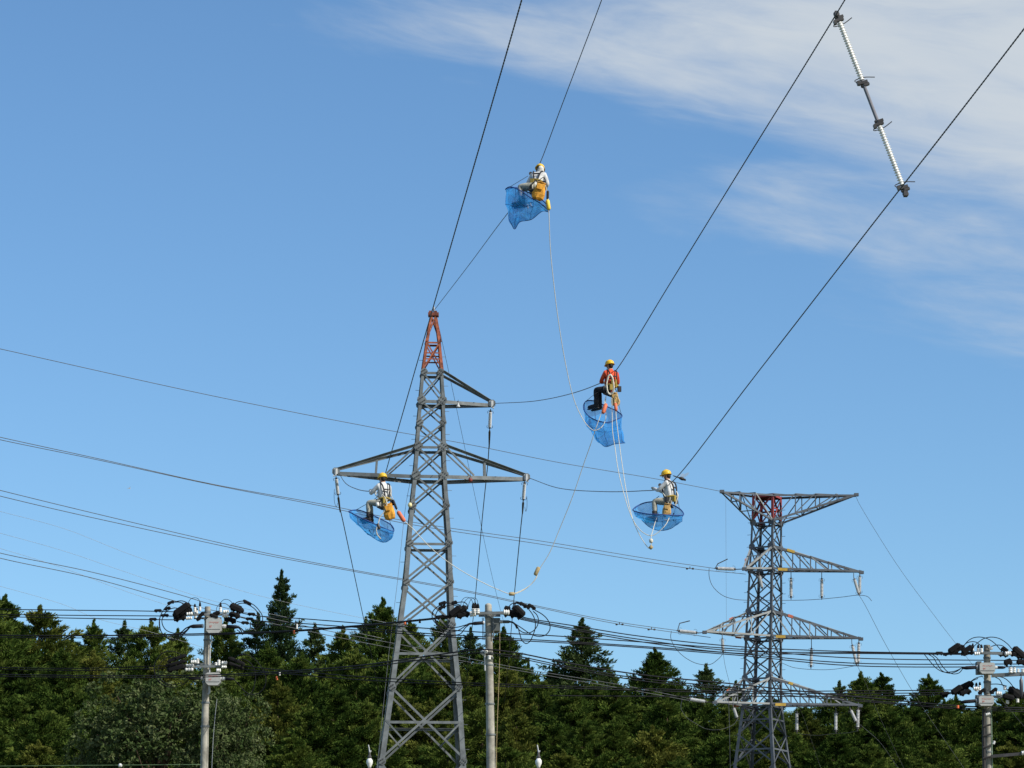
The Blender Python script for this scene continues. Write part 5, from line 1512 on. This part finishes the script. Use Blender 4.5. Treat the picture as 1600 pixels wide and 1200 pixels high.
def worker(hx, hy, Y, yaw, tyaw, lean, shirt, pants, label, wire_p, hand_l, hand_r, knee_drop=0.02, shin=0.05, head_turn=0.0, head_dip=0.12, strapm=STRAP, beltm=BELT, vest=False):
    H = P(hx, hy, Y)
    root = thing('person', H, label, 'person', 'line workers hanging from the wires')
    cy, sy_ = math.cos(yaw), math.sin(yaw)
    ct, st_ = math.cos(tyaw), math.sin(tyaw)
    cl, sl = math.cos(lean), math.sin(lean)

    def Lg(x, y, z):
        return H + Vector((cy * x - sy_ * y, sy_ * x + cy * y, z))

    def Tr(x, y, z):
        xx, zz = x * cl + z * sl, z * cl - x * sl
        return H + Vector((ct * xx - st_ * y, st_ * xx + ct * y, zz))
    V, Rd, E, K = [], [], [], []     # positions, radii, edges, material tag of the bone that ends here

    def add(p, r, par, tagk):
        V.append(p); Rd.append(r); K.append(tagk)
        if par is not None: E.append((par, len(V) - 1))
        return len(V) - 1
    pel = add(H + Vector((0, 0, .02)), (.165, .145), None, 'p')
    wai = add(Tr(0.0, 0, .19), (.150, .125), pel, 's')
    che = add(Tr(0.02, 0, .38), (.185, .135), wai, 's')
    nb = add(Tr(0.02, 0, .53), .088, che, 's')
    hc, hs_ = math.cos(tyaw + head_turn), math.sin(tyaw + head_turn)
    nk = Tr(0.02, 0, .53)
    hdir = Vector((hc, hs_, 0))

    def Hd(x, y, z):
        return nk + hdir * (x + z * head_dip * 1.0) + Vector((-hs_, hc, 0)) * y + Vector((0, 0, z - x * head_dip))
    n1_ = add(Hd(0.01, 0, .07), .062, nb, 'k')
    hd = add(Hd(0.035, 0, .155), .092, n1_, 'k')
    cr_ = add(Hd(0.02, 0, .225), .085, hd, 'k')
    for s, hand in ((1, hand_l), (-1, hand_r)):
        sh = add(Tr(0.01, .175 * s, .465), .078, che, 's')
        hp = Tr(*hand)
        el_ = (V[sh] + hp) / 2 + (Tr(0, .10 * s, -.14) - H)
        up = el_ - V[sh]
        el_ = V[sh] + up.normalized() * .28
        fo = (hp - el_)
        hp = el_ + fo.normalized() * .25
        e1 = add(V[sh].lerp(el_, .5), .064, sh, 's')
        e2 = add(el_, .053, e1, 's')
        e3 = add(el_.lerp(hp, .55), .048, e2, 's')
        wr = add(hp, .036, e3, 's')
        pm = add(hp + fo.normalized() * .075, (.042, .030), wr, 'g')
        fd = fo.normalized()
        side = fd.cross(UPV).normalized()
        for q_ in range(4):      # four unequal fingers, bent down over the wire
            o_ = side * (.033 - .022 * q_)
            ln = (.040, .047, .044, .034)[q_]
            f1 = add(V[pm] + o_ + fd * (.03 + ln * .4), .0115, pm, 'g')
            f2 = add(V[f1] + fd * ln * .45 - UPV * ln * .6, .010, f1, 'g')
            add(V[f2] - UPV * ln * .5 - fd * ln * .3, .008, f2, 'g')
        t1 = add(V[wr] + side * s * -.045 + fd * .045, .0125, wr, 'g')
        add(V[t1] + fd * .035 - UPV * .02, .010, t1, 'g')
    for s in (1, -1):
        hp_ = add(Lg(0.06, .095 * s, -.015), .108, pel, 'p')
        th = add(Lg(.23, .115 * s, .0 - knee_drop * .5), .090, hp_, 'p')
        kn = add(Lg(.43, .12 * s, -knee_drop), .070, th, 'p')
        ca = add(Lg(.43 + shin * .4, .115 * s, -knee_drop - .18), .066, kn, 'p')
        an = add(Lg(.43 + shin, .11 * s, -knee_drop - .40), .054, ca, 'p')
        add(Lg(.46 + shin, .11 * s, -knee_drop - .455), .050, an, 'b')
        add(Lg(.57 + shin, .115 * s, -knee_drop - .475), .040, len(V) - 1, 'b')
    vs, fs = skin_body(V, Rd, E, pel, 2)
    tags_ = {'s': 0, 'p': 1, 'k': 2, 'g': 3, 'b': 4}
    mb = MB()
    bones = [(V[a], V[b], tags_[K[b]], Rd[b] if not isinstance(Rd[b], tuple) else Rd[b][0]) for a, b in E]
    mb.smooth = True
    mb.v = vs
    for f in fs:
        c = sum((vs[i] for i in f), Vector()) / len(f)
        best = min(bones, key=lambda q_: seg_dist(c, q_[0], q_[1]) - q_[3] * .6)
        mb.f.append(f); mb.mi.append(best[2]); mb.sm.append(True)
    # face: nose, ears, eyes, mouth
    side = Vector((-hs_, hc, 0))
    mb.cur = 2
    mb.lathe(Hd(.115, 0, .165), Vector((hc * .5, hs_ * .5, -.9)), [(0, .008), (.03, .016), (.045, .006)], 6)
    for s in (1, -1):
        mb.ball(Hd(.03, .088 * s, .155), .026, 6, (.5, .4, 1))
    mb.cur = 5
    for s in (1, -1):
        mb.ball(Hd(.113, .034 * s, .178), .011, 6)
    mb.box(Hd(.118, 0, .10), .012, .012, .008)
    mb.build('body', [shirt, pants, SKIN, GLOVE, BOOT, HAIR], root, H)
    # hair at the back of the head
    hb = MB(); hb.ball(Hd(-.028, 0, .145), .088, 10, (.75, 1.0, 1.0)); hb.build('hair', HAIR, root, H, smooth=True)
    # helmet
    up = (Hd(0, 0, 1) - Hd(0, 0, 0)).normalized()
    fw = (Hd(1, 0, 0) - Hd(0, 0, 0)).normalized()
    c = Hd(.02, 0, .185)
    hm = MB(); hm.lathe(c, up, [(0, .119), (.03, .119), (.07, .111), (.10, .092), (.125, .060), (.136, .03), (.139, .002)], 18, 1.12, A=fw)
    he = hm.build('helmet', HELM, root, H, smooth=True)
    bm_ = MB(); bm_.lathe(c - up * .006, up, [(0, .124), (.006, .136), (.014, .126), (.014, .116), (0, .116)], 18, 1.12, A=fw)
    bm_.prism([(-.09, 0), (.09, 0), (.05, .05), (-.05, .05)], c + fw * .125 - up * .008, c + fw * .125 + up * .004, fw.cross(up), fw)
    bm_.build('brim', HELM, he, H, smooth=False)
    rb = MB(); rb.tube([c - fw * .127 + up * .05, c - fw * .080 + up * .108, c + up * .142, c + fw * .080 + up * .108, c + fw * .127 + up * .05], .012, 6); rb.build('ridge', HELM, he, H, smooth=True)
    cs = MB()
    for s in (1, -1):
        cs.tube([c + side * s * .112, Hd(.05, .075 * s, .08), Hd(.085, 0, .045)], .007, 4)
    tag(cs.build('chin_strap', STRAP, he, H), kind='stuff')
    # harness
    hw = .187
    ring_ = []
    for i in range(19):
        a = 2 * math.pi * i / 18
        ring_.append(Tr(.0 + math.cos(a) * .150, math.sin(a) * .172, .10 + .01 * math.sin(3 * a)))
    b_ = MB(); b_.tube(ring_, .028, 6); b_.build('tool_belt', beltm, root, H, smooth=True)
    for s in (1, -1):
        b_ = MB()
        b_.tube(spline([Tr(-.145, .05 * s, .12), Tr(-.165, .085 * s, .30), Tr(-.115, .115 * s, .485), Tr(.02, .12 * s, .545), Tr(.13, .10 * s, .44), Tr(.165, .08 * s, .28), Tr(.145, .06 * s, .12)], 4), .020, 5)
        b_.build('shoulder_strap', strapm, root, H, smooth=True)
        b_ = MB()
        b_.tube(spline([Lg(.0, .15 * s, .09), Lg(.10, .215 * s, -.03), Lg(.12, .13 * s, -.125), Lg(.02, .05 * s, -.13)], 4), .02, 5)
        b_.build('leg_strap', strapm, root, H, smooth=True)
    b_ = MB(); b_.flat(Tr(-.165, -.10, .33), Tr(-.165, .10, .33), UPV, Tr(1, 0, 0) - H, .035, .02); b_.build('back_strap', strapm, root, H)
    if vest:
        b_ = MB()
        for s in (1, -1):
            b_.tube([Tr(-.16, .06 * s, .24), Tr(-.175, .05 * s, .12), Tr(-.16, .05 * s, .02)], .03, 5)
        b_.build('pouch', beltm, root, H)
    for dx, dy, m_, nm in ((-.15, .09, BELT, 'pouch'), (-.05, -.20, strapm, 'pouch'), (.02, .20, STEELD, 'tool_holder')):
        b_ = MB(); b_.box(Tr(dx, dy, .02), .07, .09, .15, Matrix.Rotation(tyaw, 3, 'Z')); b_.build(nm, m_, root, H)
    # boots
    for s in (1, -1):
        a0 = Lg(.41 + shin, .11 * s, -knee_drop - .40)
        fwd = (Lg(1, 0, 0) - Lg(0, 0, 0))
        bt = MB()
        bt.lathe(Lg(.44 + shin, .11 * s, -knee_drop - .27), Vector((0, 0, -1)), [(0, .066), (.08, .064), (.16, .062)], 10)
        bt.lathe(Lg(.37 + shin, .11 * s, -knee_drop - .445), fwd - UPV * .08, [(0, .03), (.02, .054), (.12, .062), (.22, .052), (.29, .042), (.325, .015)], 10)
        bb = bt.build('boot', BOOT, root, H, smooth=True)
        so = MB(); so.flat(Lg(.37 + shin, .11 * s, -knee_drop - .50), Lg(.69 + shin, .11 * s, -knee_drop - .527), Vector((-sy_, cy, 0)), UPV, .095, .022); so.build('sole', mat('boot_sole', (.05, .045, .04), .9), bb, H)
    # suspension gear: a trolley on the wire with two slings and a seat board
    tr = thing('wire_trolley', wire_p, 'pulley and slings holding the ' + label.split(',')[0], 'sling seat', 'sling seats on the wires')
    for s in (1, -1):
        w_ = wire_p + Vector((ct * 0 - st_ * .10 * s, st_ * 0 + ct * .10 * s, 0))
        wh = MB(); wh.lathe(w_ + Vector((0, -.015, .055)), Vector((0, 1, 0)), [(0, .05), (.008, .05), (.012, .034), (.02, .034), (.024, .05), (.032, .05)], 10)
        wh.build('pulley', STEELD, tr, wire_p)
        sg = MB(); sg.tube(spline([w_ + UPV * .05, w_ - UPV * .10, Tr(.12, .17 * s, .22), Lg(.06, .19 * s, -.02), Lg(.05, .19 * s, -.12)], 4), .013, 5)
        sg.build('sling', ROPE if s > 0 else STRAP, tr, wire_p, smooth=True)
        kb = MB(); kb.lathe(w_ - UPV * .02, -UPV, [(0, .012), (.02, .026), (.09, .026), (.11, .012)], 8); kb.build('carabiner', GREYINS, tr, wire_p)
    sb = MB(); sb.flat(Lg(.05, -.23, -.135), Lg(.05, .23, -.135), Lg(1, 0, 0) - Lg(0, 0, 0), UPV, .20, .03); sb.build('seat_board', mat('dark_seat_board', (0.05, 0.045, 0.04), .8), tr, wire_p)
    return H, Lg, Tr


PI = math.pi
# wire points beside each worker
L_red = worker(956, 609, 85.2, R(152), R(112), R(6), ORSH, PANTD, 'worker in a red-orange jacket and black trousers, rope coil on the back', P(952, 588, 86.6), (.33, .10, .30), (.30, -.16, .26), knee_drop=-.03, shin=-.02, head_turn=.2, vest=True)
L_wht = worker(1048, 783, 83.6, R(172), R(150), R(6), SHIRT, PANTG, 'worker in a pale shirt nearest the far tower, arms stretched to the wire', P(1034, 762, 84.6), (.42, .06, .42), (.42, -.10, .40), knee_drop=.0, shin=-.02, head_turn=.3)
L_tow = worker(601, 786, 85.2, R(165), R(120), R(8), SHIRT, PANTG, 'worker in grey clothes, hanging close beside the front tower', P(592, 766, 86.3), (.36, .20, .42), (.30, -.14, .36), knee_drop=-.02, shin=-.03, head_turn=.0)
L_top = worker(838, 291, 82.6, R(165), R(78), R(36), SHIRT, PANTG, 'topmost worker in a white shirt, bent over the thin earth wire', P(835, 274, 83.6), (.28, .26, .24), (.28, -.16, .22), knee_drop=.0, shin=-.05, head_turn=-.1, head_dip=.5)

tp = bpy.data.objects['person.003']
hc_ = tp.location
bx_ = [o for o in tp.children if o.name.startswith('hair')][0]
cvs = [bx_.data.vertices[i].co for i in range(len(bx_.data.vertices))]
cen = sum(cvs, Vector()) / len(cvs)
tw = MB(); tw.ball(Vector(hc_) + cen + Vector((.035, -.02, -.015)), .092, 10, (1.0, .95, 1.05)); tw.ball(Vector(hc_) + cen + Vector((.03, -.045, -.075)), .085, 8, (1.1, .7, 1))
tw.build('neck_cloth', mat('pale_neck_cloth', (.62, .61, .58), .9, var=.2), tp, hc_, smooth=True)

# ------------------------------------------------------------------ blue catch nets
NETM = bpy.data.materials.new('blue_net')
NETM.use_nodes = True
nt = NETM.node_tree; nt.nodes.clear()
o_ = N(nt, 'ShaderNodeOutputMaterial'); t_ = N(nt, 'ShaderNodeBsdfTransparent')
d_ = N(nt, 'ShaderNodeBsdfDiffuse'); tl = N(nt, 'ShaderNodeBsdfTranslucent')
for x in (d_, tl): x.inputs['Color'].default_value = (0.045, 0.40, 0.96, 1)
m1 = N(nt, 'ShaderNodeMixShader'); m1.inputs[0].default_value = 0.5
nt.links.new(d_.outputs[0], m1.inputs[1]); nt.links.new(tl.outputs[0], m1.inputs[2])
m2 = N(nt, 'ShaderNodeMixShader')
tc_ = N(nt, 'ShaderNodeTexCoord'); nz_ = N(nt, 'ShaderNodeTexNoise', Scale=5.0, Detail=4.0)
nt.links.new(tc_.outputs['Object'], nz_.inputs['Vector'])
mr_ = N(nt, 'ShaderNodeMapRange'); mr_.inputs['From Min'].default_value = .35; mr_.inputs['From Max'].default_value = .65
mr_.inputs['To Min'].default_value = .44; mr_.inputs['To Max'].default_value = .66
nt.links.new(nz_.outputs['Fac'], mr_.inputs['Value']); nt.links.new(mr_.outputs[0], m2.inputs[0])
nt.links.new(t_.outputs[0], m2.inputs[1]); nt.links.new(m1.outputs[0], m2.inputs[2]); nt.links.new(m2.outputs[0], o_.inputs[0])


def net(label, rim, keel, Y, seed, hangs=()):
    """hoop of cord with a sagging bag of net below it"""
    rng = random.Random(seed)
    rp = spline([P(x, y, Y + d) for x, y, d in rim], 5, closed=True)
    kp = [P(x, y, Y + d) for x, y, d in keel]
    org = sum(rp, Vector()) / len(rp)
    root = thing('catch_net', org, label, 'net', 'blue catch nets under the workers')
    kd = kp[-1] - kp[0]
    ks = spline(kp, 12)
    n, m = len(rp), 10
    xs = [(p - kp[0]).dot(kd) / kd.length_squared for p in rp]
    lo, hi = min(xs), max(xs)
    rows = []
    for k in range(m + 1):
        t = k / m
        row = []
        for i, p in enumerate(rp):
            s = (xs[i] - lo) / (hi - lo)
            q_ = ks[min(len(ks) - 1, int(s * (len(ks) - 1) + .5))]
            hz, vz = t ** 1.7, 1 - (1 - t) ** 1.25
            w = Vector((p.x + (q_.x - p.x) * hz, p.y + (q_.y - p.y) * hz, p.z + (q_.z - p.z) * vz))
            if 0 < k < m:
                a = mnoise.noise_vector(w * 3.2 + Vector((seed, 0, 0))) * .075 + mnoise.noise_vector(w * 9 + Vector((seed, 3, 0))) * .03
                w = w + a
            row.append(w)
        rows.append(row)
    mb = MB()
    vs = [v for r_ in rows for v in r_]
    fs = [[k * n + i, k * n + (i + 1) % n, (k + 1) * n + (i + 1) % n, (k + 1) * n + i] for k in range(m) for i in range(n)]
    mb.add(vs, fs)
    mb.build('net_bag', NETM, root, org, smooth=True)
    rc = MB(); rc.tube(rp + [rp[0], rp[1]], .016, 6); rc.build('hoop', RIMC, root, org, smooth=True)
    cd = MB()
    for i in range(0, n, max(1, n // 6)):
        cd.tube([rows[k][i] for k in range(m + 1)], .005, 3)
    for k in (4,):
        cd.tube([rows[k][i % n] for i in range(n + 1)], .005, 3)
    tag(cd.build('net_cord', RIMC, root, org), kind='stuff')
    kc = MB(); kc.tube(ks, .010, 4); kc.build('bottom_seam', RIMC, root, org)
    for pts, mm in hangs:
        hb = MB(); hb.tube(spline([P(x, y, Y + d) for x, y, d in pts], 4), .008, 4); hb.build('hang_cord', mm, root, org)
    return root


net('blue net bag drooping to a point under the topmost worker',
    [(790, 296, 0), (797, 292, -.25), (812, 297, -.45), (828, 308, -.45), (845, 318, -.3), (858, 329, 0), (855, 320, .25), (842, 309, .42), (824, 300, .42), (806, 293, .3)],
    [(797, 345, 0), (804, 358, 0), (812, 347, 0), (830, 343, 0), (848, 330, 0), (857, 331, 0)], 82.6, 1, [([(795, 293, 0), (825, 275, 0)], STRAP), ([(857, 328, 0), (856, 300, -.1), (851, 286, 0)], STRAP)])
net('long blue net hanging nearly upright below the worker in the red-orange jacket',
    [(912, 633, 0), (914, 643, -.3), (921, 651, -.45), (932, 657, -.5), (948, 660, -.4), (964, 655, -.2), (972, 650, 0), (963, 642, .3), (948, 635, .45), (930, 627, .45), (918, 626, .3)],
    [(930, 680, 0), (938, 692, 0), (946, 698, 0), (960, 694, 0), (977, 692, 0)], 85.2, 2, [([(914, 628, 0), (935, 612, 0), (950, 606, 0)], STRAP), ([(971, 648, 0), (966, 630, 0), (962, 615, 0)], STRAP)])
net('lens-shaped blue net with a wide hoop under the worker nearest the far tower',
    [(989, 796, 0), (996, 800, -.35), (1012, 803, -.5), (1032, 804, -.5), (1052, 805, -.4), (1068, 804, 0), (1062, 795, .3), (1046, 787, .5), (1026, 784, .5), (1006, 786, .35)],
    [(1003, 813, 0), (1014, 823, 0), (1030, 829, 0), (1048, 826, 0), (1060, 817, 0)], 83.6, 3, [([(1018, 784, .4), (1030, 775, .2)], STRAP), ([(1062, 797, 0), (1058, 780, 0), (1050, 772, 0)], STRAP)])
net('tilted lens-shaped blue net under the worker beside the front tower',
    [(545, 799, 0), (552, 803, -.35), (566, 810, -.5), (584, 818, -.5), (602, 826, -.35), (615, 830, 0), (611, 820, .35), (597, 812, .5), (578, 803, .5), (560, 797, .35)],
    [(556, 815, 0), (574, 833, 0), (588, 843, 0), (598, 847, 0), (607, 845, 0), (612, 836, 0)], 85.2, 4, [([(556, 797, .3), (585, 780, .1), (593, 772, 0)], STRAP), ([(613, 826, 0), (606, 805, 0), (603, 795, 0)], STRAP)])

# ------------------------------------------------------------------ bags, ropes, grips
def bag(px, py, w, h, Y, m, label, tilt=0.0, seed=0):
    c = P(px, py, Y)
    root = thing('tool_bag', c, label, 'bag', 'canvas tool bags')
    mb = MB()
    Rm = Matrix.Rotation(tilt, 3, 'Y')
    prof = [(-.5, .42), (-.42, .62), (-.2, .72), (.1, .62), (.35, .5), (.5, .46)]
    vs, fs, n = [], [], 14
    for h_, r in prof:
        for k_ in range(n):
            a = 2 * math.pi * k_ / n
            q_ = Vector((math.cos(a) * r * w * .72, math.sin(a) * r * w * .5, h_ * h))
            q_ += mnoise.noise_vector(q_ * 14 + Vector((seed * 7, 0, 0))) * .03
            vs.append(c + Rm @ q_)
    for i in range(len(prof) - 1):
        for k_ in range(n):
            fs.append([i * n + k_, i * n + (k_ + 1) % n, (i + 1) * n + (k_ + 1) % n, (i + 1) * n + k_])
    fs.append(list(range(n))[::-1])
    mb.add(vs, fs)
    mb.build('sack', m, root, c, smooth=False)
    rm = MB(); rr = vs[-n:]; rm.tube(rr + [rr[0]], .014, 5); rm.build('mouth_hem', m, root, c, smooth=True)
    st = MB(); st.tube(spline([rr[0], c + Rm @ Vector((w * .2, -.02, h * .75)), c + Rm @ Vector((0, 0, h * .85)), rr[n // 2]], 4), .010, 5); st.build('strap', STRAP, root, c)
    fl = MB(); fl.prism([(-w * .3, 0), (w * .3, 0), (w * .24, -h * .3), (-w * .24, -h * .3)], c + Rm @ Vector((0, -w * .36, h * .38)), c + Rm @ Vector((0, -w * .40, h * .36)), Rm @ Vector((1, 0, 0)), Rm @ Vector((0, .1, 1))); fl.build('flap', m, root, c)
    return root


bag(843, 299, .34, .46, 82.2, BAG, 'orange canvas tool bag on the hip of the topmost worker', .25, 1)
bag(608, 800, .30, .42, 84.8, BAG, 'orange canvas tool bag at the hip of the worker beside the tower', -.15, 2)
bag(1042, 797, .24, .30, 83.2, BAGT, 'tan tool bag seen through the lens-shaped net near the far tower', .1, 3)
bag(961, 624, .24, .34, 84.9, BAGT, 'tan tool bag on the hip of the worker in red-orange', -.1, 4)


def coil(cx, cy, w, h, Y, m, label, n=5, seed=1):
    rng = random.Random(seed)
    c = P(cx, cy, Y)
    root = thing('rope_coil', c, label, 'rope', None)
    for i in range(n):
        pts = []
        a0 = rng.uniform(-.12, .12)
        for k_ in range(14):
            a = 2 * math.pi * k_ / 14
            pts.append(c + Vector((math.sin(a + a0) * w * rng.uniform(.8, 1.05) * (.75 + .25 * (1 - math.cos(a)) / 2), -.02 * i + rng.uniform(-.02, .02), math.cos(a) * h * rng.uniform(.9, 1.05) - .04 * h * i)))
        MB().tube(spline(pts, 3, closed=True) + [pts[0]], .014, 5).build('rope_loop', m, root, c, smooth=True)
    return root


coil(953.5, 600, .115, .27, 84.88, ROPE, 'coil of pale rope on the back of the worker in red-orange', 6, 4)
coil(963, 626, .07, .15, 84.7, ROPED, 'bunch of tan rope hanging at the hip of the worker in red-orange', 5, 6)


def rope(label, pts, r, m=ROPE, group='ropes slung between the workers', bits=()):
    p3 = PX(pts)
    root = thing('rope', p3[0], label, 'rope', group)
    MB().tube(spline(p3, 8), r, 5).build('cord', m, root, p3[0], smooth=True)
    for nm, a, b, rr, mm in bits:
        A_, B_ = P(*a), P(*b)
        d = B_ - A_
        MB().lathe(A_, d, [(0, rr * .6), (d.length * .12, rr), (d.length * .88, rr), (d.length, rr * .6)], 8).build(nm, mm, root, p3[0], smooth=True)
    return root


rope('pale rope falling from the topmost worker to the net of the red-jacketed worker', [(851, 285, 82.5), (856, 305, 82.3), (857.5, 330, 82.3), (860, 390, 82.6), (866, 450, 83), (873, 505, 83.4), (884, 570, 84), (897, 625, 84.4), (908, 650, 84.6), (918, 665, 84.6), (928, 672.5, 84.6), (938, 669, 84.6), (945, 659, 84.7), (947, 645, 84.8), (946, 630, 84.9), (947, 618, 85)], .010,
     bits=[('yellow_grip', (855.2, 312, 82.3), (857.8, 328, 82.3), .055, YELG), ('dark_link', (856, 298, 82.3), (855.5, 312, 82.3), .035, STRAP)])
rope('pale rope from the red-jacketed worker down over two clips to the worker beside the tower',
     [(946, 622, 84.9), (943, 636, 84.8), (938, 650, 84.7), (930, 672, 84.7), (925, 688, 84.8), (912, 725, 85.2), (895, 775, 85.6), (875, 825, 86), (858, 865, 86.2), (843, 889, 86.3), (836, 905, 86.3), (824, 918, 86.3), (812, 925, 86.2), (799, 928.5, 86), (780, 922, 86), (758, 912, 86), (730, 897, 86), (700, 878, 86), (670, 853, 85.8), (645, 826, 85.6), (630, 812, 85.4), (621, 797, 85.3), (613, 778, 85.2), (607, 765, 85.1)], .010,
     bits=[('orange_grip', (621.5, 799, 85.2), (632, 815, 85.2), .058, REDG), ('clip', (842, 886, 86.2), (836, 899, 86.2), .055, ROPED), ('clip', (795, 928, 85.9), (804, 928, 85.9), .05, ROPED), ('red_grip', (947, 631, 84.6), (942, 646, 84.5), .055, REDG), ('dark_link', (614, 781, 85.2), (620, 796, 85.2), .032, STRAP)])
rope('second strand doubling the rope between its two clips', [(841, 890, 86.25), (838, 903, 86.2), (828, 914.5, 86.2), (814, 923, 86.1), (802, 928, 86)], .010)
rope('pale rope from the red-jacketed worker looping under the lens-shaped net', [(956, 622, 84.6), (956.5, 650, 84.4), (957, 673, 84.3), (961, 700, 84.2), (966, 735, 83.9), (975, 772, 83.6), (985, 803, 83.3), (995, 822, 83.1), (1007, 833.5, 83), (1018, 837, 83), (1028, 832, 83), (1040, 820, 83), (1046, 808, 83.2)], .010)
rope('pale rope from the red-jacketed worker ending in a clip below the lens-shaped net', [(962, 628, 84.6), (962.5, 648, 84.5), (966, 680, 84.3), (972, 725, 84), (980, 775, 83.6), (990, 815, 83.2), (1003, 842, 83), (1015, 857, 82.9), (1017.5, 853, 82.9), (1017.5, 838, 82.9), (1020, 829, 83), (1024, 815, 83.2), (1030, 800, 83.3)], .010,
     bits=[('red_grip', (961.5, 630, 84.5), (962.8, 642, 84.4), .045, REDG), ('clip', (1015, 857.5, 82.85), (1019, 853, 82.85), .05, ROPED), ('knot', (1017, 842, 82.85), (1017.6, 848, 82.85), .05, ROPE)])
rope('pale rope curling from the tower worker into the tilted net', [(597, 772, 84.9), (602, 778, 84.8), (604.5, 787, 84.7), (601, 798, 84.7), (594, 808, 84.7), (591, 818, 84.7), (588, 828, 84.7), (590, 836, 84.7), (595, 842, 84.8)], .013, bits=[('white_tag', (589.5, 785, 84.7), (590.5, 791, 84.7), .045, WHITEP), ('clip', (590, 818, 84.6), (593, 827, 84.6), .04, STEELD)])
rope('pale strap hanging down behind the worker nearest the far tower', [(1057, 768, 83.3), (1059, 774, 83.2), (1057, 783, 83.2), (1055, 790, 83.2)], .018)
# tools lying in the nets
for i, (px, py, Y, lab) in enumerate(((583, 834, 85.2, 'dark hand tools lying in the tilted net beside the tower'), (1046, 808, 83.5, 'dark hand tools lying in the lens-shaped net'), (826, 318, 82.6, 'metal clamps lying in the topmost net'))):
    c = P(px, py, Y)
    root = thing('hand_tools', c, lab, 'tools')
    rg = random.Random(i)
    for k_ in range(5):
        a = c + Vector((rg.uniform(-.12, .12), rg.uniform(-.1, .1), rg.uniform(-.08, .06)))
        b2 = a + Vector((rg.uniform(-.12, .12), rg.uniform(-.05, .05), rg.uniform(-.12, .12)))
        MB().tube([a, b2], .016, 5).build('tool', (STEELD, GREYINS, STRAP)[k_ % 3], root, c)

# ------------------------------------------------------------------ insects in the air
WING = bpy.data.materials.new('insect_wing'); WING.use_nodes = True
nt = WING.node_tree; nt.nodes.clear()
o_ = N(nt, 'ShaderNodeOutputMaterial'); t_ = N(nt, 'ShaderNodeBsdfTransparent'); d_ = N(nt, 'ShaderNodeBsdfTranslucent'); d_.inputs['Color'].default_value = (.30, .27, .22, 1)
m2 = N(nt, 'ShaderNodeMixShader'); m2.inputs[0].default_value = .38
nt.links.new(t_.outputs[0], m2.inputs[1]); nt.links.new(d_.outputs[0], m2.inputs[2]); nt.links.new(m2.outputs[0], o_.inputs[0])


def dragonfly(px, py, Y, s, label, dirn, body):
    c = P(px, py, Y)
    root = thing('dragonfly', c, label, 'insect')
    d = Vector(dirn).normalized()
    sd = d.cross(UPV).normalized()
    u = sd.cross(d)
    MB().lathe(c, d, [(-.36 * s, .010 * s), (-.30 * s, .022 * s), (-.10 * s, .026 * s), (-.06 * s, .05 * s), (.04 * s, .07 * s), (.13 * s, .055 * s), (.15 * s, .03 * s)], 8).build('body', body, root, c, smooth=True)
    MB().ball(c + d * .18 * s, .055 * s, 8, (.8, 1.2, .9)).build('head', body, root, c, smooth=True)
    for sg in (1, -1):
        for off, sweep, ln in ((.07, .10, .48), (-.02, -.14, .44)):
            b0 = c + d * off * s + u * .05 * s
            tip = b0 + (sd * sg * .9 + d * sweep + u * (.34 if off > 0 else .12)).normalized() * ln * s
            w = d * .075 * s
            mid = b0.lerp(tip, .6)
            mb = MB(); mb.add([b0 - w * .4, b0 + w * .4, mid + w, tip + w * .4, tip - w * .3, mid - w], [[0, 1, 2, 5], [5, 2, 3, 4]])
            th_ = mb.build('wing', WING, root, c)
    return root


DB = mat('dragonfly_body', (.03, .028, .03), .4)
dragonfly(1064, 747.5, 11.0, .085, 'small dark dragonfly in flight in front of the worker nearest the far tower', (.92, .25, -.28), DB)
dragonfly(202, 763, 30.0, .06, 'tiny pale insect alone in the open sky above the wood', (.9, .3, .1), mat('pale_insect', (.5, .5, .48), .5))
